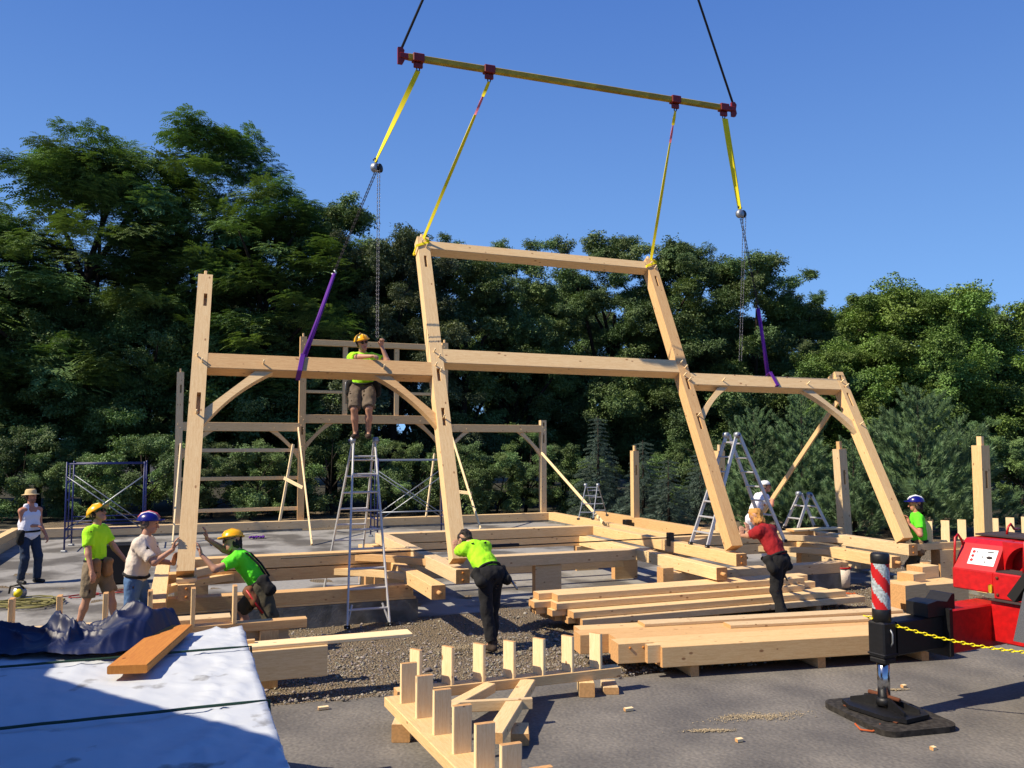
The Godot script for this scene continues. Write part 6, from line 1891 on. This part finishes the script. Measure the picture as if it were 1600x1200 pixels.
func build_people():
	var S2 := Color(0.46, 0.20, 0.125)
	# man in the white vest, standing on the slab
	var b := Vector3(-9.237, -0.035, -16.327)
	person("man in white vest, jeans and straw hat standing on the slab", b, -0.45, {"shirt": "white_cloth", "legs": "jeans_dark", "vest": true, "sleeve": 0.0, "hat": "straw", "hat_mat": "straw", "hair": "hair_brown", "beard": true, "fat": 0.02,
		"hands": [b + Vector3(0.26, 1.03, 0.06), b + Vector3(0.22, 0.80, -0.24)], "feet": [Vector3(-0.02, 0, 0.12), Vector3(0.1, 0, -0.13)], "look": Vector3(1, 0.05, -0.1), "skin": S2, "pouches": [[-0.04, 0.2, "black_cloth"]], "elbow": [Vector3(-1, -0.5, 0.6), Vector3(-0.6, -1, -0.3)], "boot": "black"})
	# man in lime shirt and khaki shorts, looking up
	b = Vector3(-5.93, -0.035, -12.25)
	person("man in lime shirt, khaki shorts and yellow hard hat walking and looking up", b, -0.12, {"shirt": "lime", "legs": "khaki", "shorts": true, "hat": "hard", "hat_mat": "hat_yellow", "visor": true, "hair": "hair_brown", "glasses": true,
		"pelvis": Vector3(-0.03, 0.93, 0), "spine": Vector3(-0.02, 1, 0), "head_off": Vector3(0.15, 1, 0), "look": Vector3(1, 0.5, 0.05), "hands": [b + Vector3(0.1, 0.72, 0.32), b + Vector3(0.4, 0.82, -0.22)], "feet": [Vector3(-0.2, 0, 0.1), Vector3(0.24, 0, -0.1)],
		"elbow": [Vector3(-1, -0.4, 0.3), Vector3(-1, -0.4, -0.3)], "pouches": [[-0.17, -0.02, "canvas"], [-0.1, 0.17, "canvas"], [0.06, -0.2, "black_cloth"]]})
	# man in cream shirt pushing the first post
	b = Vector3(-4.62, -0.03, -10.8)
	person("man in cream shirt, jeans and blue striped hard hat pushing the left post", b, 0.1, {"shirt": "cream_shirt", "legs": "jeans", "hat": "hard", "hat_mat": "hat_blue", "ridge_mat": "hat_stripe", "stripes": true, "hair": "hair_grey", "fat": 0.015, "sleeve": 0.8,
		"pelvis": Vector3(-0.12, 0.94, 0), "spine": Vector3(0.2, 1, 0), "head_off": Vector3(0.3, 1, 0), "look": Vector3(1, -0.1, 0), "hands": [on_bent(-0.235, 0.02, 0.0), on_bent(-0.23, -0.12, -0.16)], "feet": [Vector3(-0.22, 0, 0.12), Vector3(0.15, 0, -0.1)],
		"elbow": [Vector3(-0.3, -1, 0.5), Vector3(-0.3, -1, -0.3)], "push": true, "palm": [Vector3(-1, 0.2, 0), Vector3(-1, 0.2, 0)], "curl": 0.45, "pouches": []})
	# man in bright green shirt stretched out against the first post from the right
	b = Vector3(-3.12, -0.03, -11.05)
	person("man in bright green shirt and yellow hard hat leaning hard on the left post", b, PI - 0.1, {"shirt": "lime_green", "legs": "olive", "shorts": true, "hat": "hard", "hat_mat": "hat_yellow", "hair": "hair_brown", "hair_long": 0.04, "glasses": true,
		"pelvis": Vector3(0.12, 0.80, 0), "spine": Vector3(0.62, 0.80, 0), "side": Vector3(0.25, 0, 1), "head_off": Vector3(0.45, 1, 0), "look": Vector3(0.75, -0.1, -0.65), "hands": [on_bent(0.02, 0.28, -0.14), on_bent(0.03, -0.06, 0.02)], "feet": [Vector3(0.28, 0, 0.14), Vector3(-0.35, 0, -0.1)],
		"elbow": [Vector3(0, -1, 0.6), Vector3(0, -1, -0.5)], "push": true, "palm": [Vector3(-1, 0.2, 0), Vector3(-1, 0.4, 0)], "curl": 0.4, "pouches": [[-0.12, -0.16, "leather", "tool_red"], [0.1, -0.17, "black_cloth"], [-0.1, 0.16, "black_cloth"]],
		"straps": [[[0.05, 0.145, -0.08], [0.25, 0.15, -0.085], [0.44, 0.12, -0.09], [0.54, 0.0, -0.09], [0.46, -0.11, -0.08]], [[0.05, 0.145, 0.08], [0.25, 0.15, 0.085], [0.44, 0.12, 0.09], [0.54, 0.0, 0.09], [0.46, -0.11, 0.08]]]})
	# man on the ladder, arms over the tie beam
	b = Vector3(-2.40, 2.69, -13.56)
	person("man in lime shirt and yellow hard hat on the ladder, arms over the beam", b, -PI / 2 + 0.1, {"shirt": "lime", "legs": "grey_short", "shorts": true, "hat": "hard", "hat_mat": "hat_yellow", "glasses": true, "hair": "hair_brown",
		"pelvis": Vector3(-0.05, 0.86, 0), "spine": Vector3(0.34, 0.95, 0), "head_off": Vector3(0.45, 0.8, 0), "look": Vector3(1, -0.1, -0.45), "hands": [Vector3(-2.116, 3.964, -13.000), Vector3(-2.028, 4.213, -13.250)], "feet": [Vector3(0.02, 0, 0.1), Vector3(0.06, 0, -0.1)],
		"elbow": [Vector3(0.4, 0.2, 1.0), Vector3(0.2, -1, -0.6)], "pouches": [[0.0, 0.21, "black_cloth", "steel"], [-0.03, -0.22, "black_cloth"]], "curl": 1.1})
	# man in black trousers bent against the second post, seen from behind
	b = Vector3(-0.28, -0.01, -11.1)
	person("man in lime shirt and black trousers bent over, pushing the second post", b, 2.2, {"shirt": "lime", "legs": "charcoal", "hair": "hair_brown", "pelvis": Vector3(0.0, 0.95, 0), "spine": Vector3(0.80, 0.62, 0), "head_off": Vector3(0.95, 0.2, 0), "look": Vector3(0.6, -0.8, 0),
		"hands": [on_bent(3.53, -0.10, 0.02), on_bent(3.38, -0.16, 0.03)], "feet": [Vector3(0.1, 0, 0.11), Vector3(-0.18, 0, -0.1)], "elbow": [Vector3(0, -0.4, 1), Vector3(0, -0.4, -1)], "push": true, "palm": [Vector3(-1, 0.4, 0), Vector3(-1, 0.4, 0)], "curl": 0.5, "sleeve": 0.7,
		"pouches": [[-0.02, 0.2, "black_cloth", "steel"], [-0.02, -0.2, "black_cloth"]],
		"straps": [[[0.05, -0.15, 0.03], [0.26, -0.16, 0.0], [0.42, -0.15, -0.06], [0.53, -0.02, -0.1], [0.42, 0.13, -0.1]], [[0.05, -0.15, -0.03], [0.26, -0.16, 0.0], [0.42, -0.15, 0.06], [0.53, -0.02, 0.1], [0.42, 0.13, 0.1]]]})
	# man in red bent against the third post
	b = Vector3(3.98, -0.02, -12.75)
	person("blond man in red shirt bent forward, pushing the third post", b, 2.3, {"shirt": "red_shirt", "legs": "charcoal", "hair": "hair_blond", "hair_long": 0.05, "pelvis": Vector3(0, 0.92, 0), "spine": Vector3(0.5, 0.85, 0), "head_off": Vector3(0.6, 0.7, 0), "look": Vector3(1, -0.4, 0.1),
		"hands": [on_bent(8.2, -0.02, -0.05), on_bent(8.05, -0.14, 0.03)], "feet": [Vector3(0.08, 0, 0.14), Vector3(-0.15, 0, -0.13)], "elbow": [Vector3(0, -1, 0.5), Vector3(0, -0.8, -0.6)], "push": true, "palm": [Vector3(-1, 0.4, 0), Vector3(-1, 0.4, 0)], "curl": 0.5,
		"pouches": [[-0.05, 0.2, "black_cloth"], [-0.14, 0.1, "leather", "steel"], [-0.05, -0.21, "black_cloth"]]})
	# man in white with the pole, far back on the deck
	b = Vector3(5.02, 0.2, -17.75)
	person("man in white clothes and white cap bracing a slanting pole", b, 0.2, {"shirt": "white_cloth", "legs": "white_cloth", "hat": "cap", "hat_mat": "white_paint", "hair": "hair_grey", "glasses": true, "pelvis": Vector3(0, 0.88, 0), "spine": Vector3(0.45, 0.9, 0), "head_off": Vector3(0.35, 1, 0), "look": Vector3(1, 0.1, 0.4),
		"hands": [Vector3(5.418, 1.624, -17.400), Vector3(5.299, 1.396, -17.500)], "feet": [Vector3(0.18, 0, 0.12), Vector3(-0.25, 0, -0.12)], "curl": 1.2, "skin": S2})
	# man behind the last post
	b = Vector3(7.28, -0.05, -15.25)
	person("man in green shirt and blue and white hard hat behind the last post", b, PI - 0.25, {"shirt": "lime_green", "legs": "olive", "hat": "hard", "hat_mat": "hat_blue", "ridge_mat": "white_paint", "stripes": true, "hair": "hair_brown", "hair_long": 0.05, "pelvis": Vector3(0, 0.88, 0), "spine": Vector3(0.08, 1, 0), "look": Vector3(1, -0.1, 0),
		"hands": [on_bent(11.75, 0.12, -0.12), on_bent(11.76, 0.0, 0.0)], "feet": [Vector3(-0.1, 0, 0.12), Vector3(0.12, 0, -0.12)], "push": true, "palm": [Vector3(-1, 0.4, 0), Vector3(-1, 0.4, 0)], "curl": 0.5, "skin": S2, "pouches": [[-0.05, -0.2, "canvas"]]})
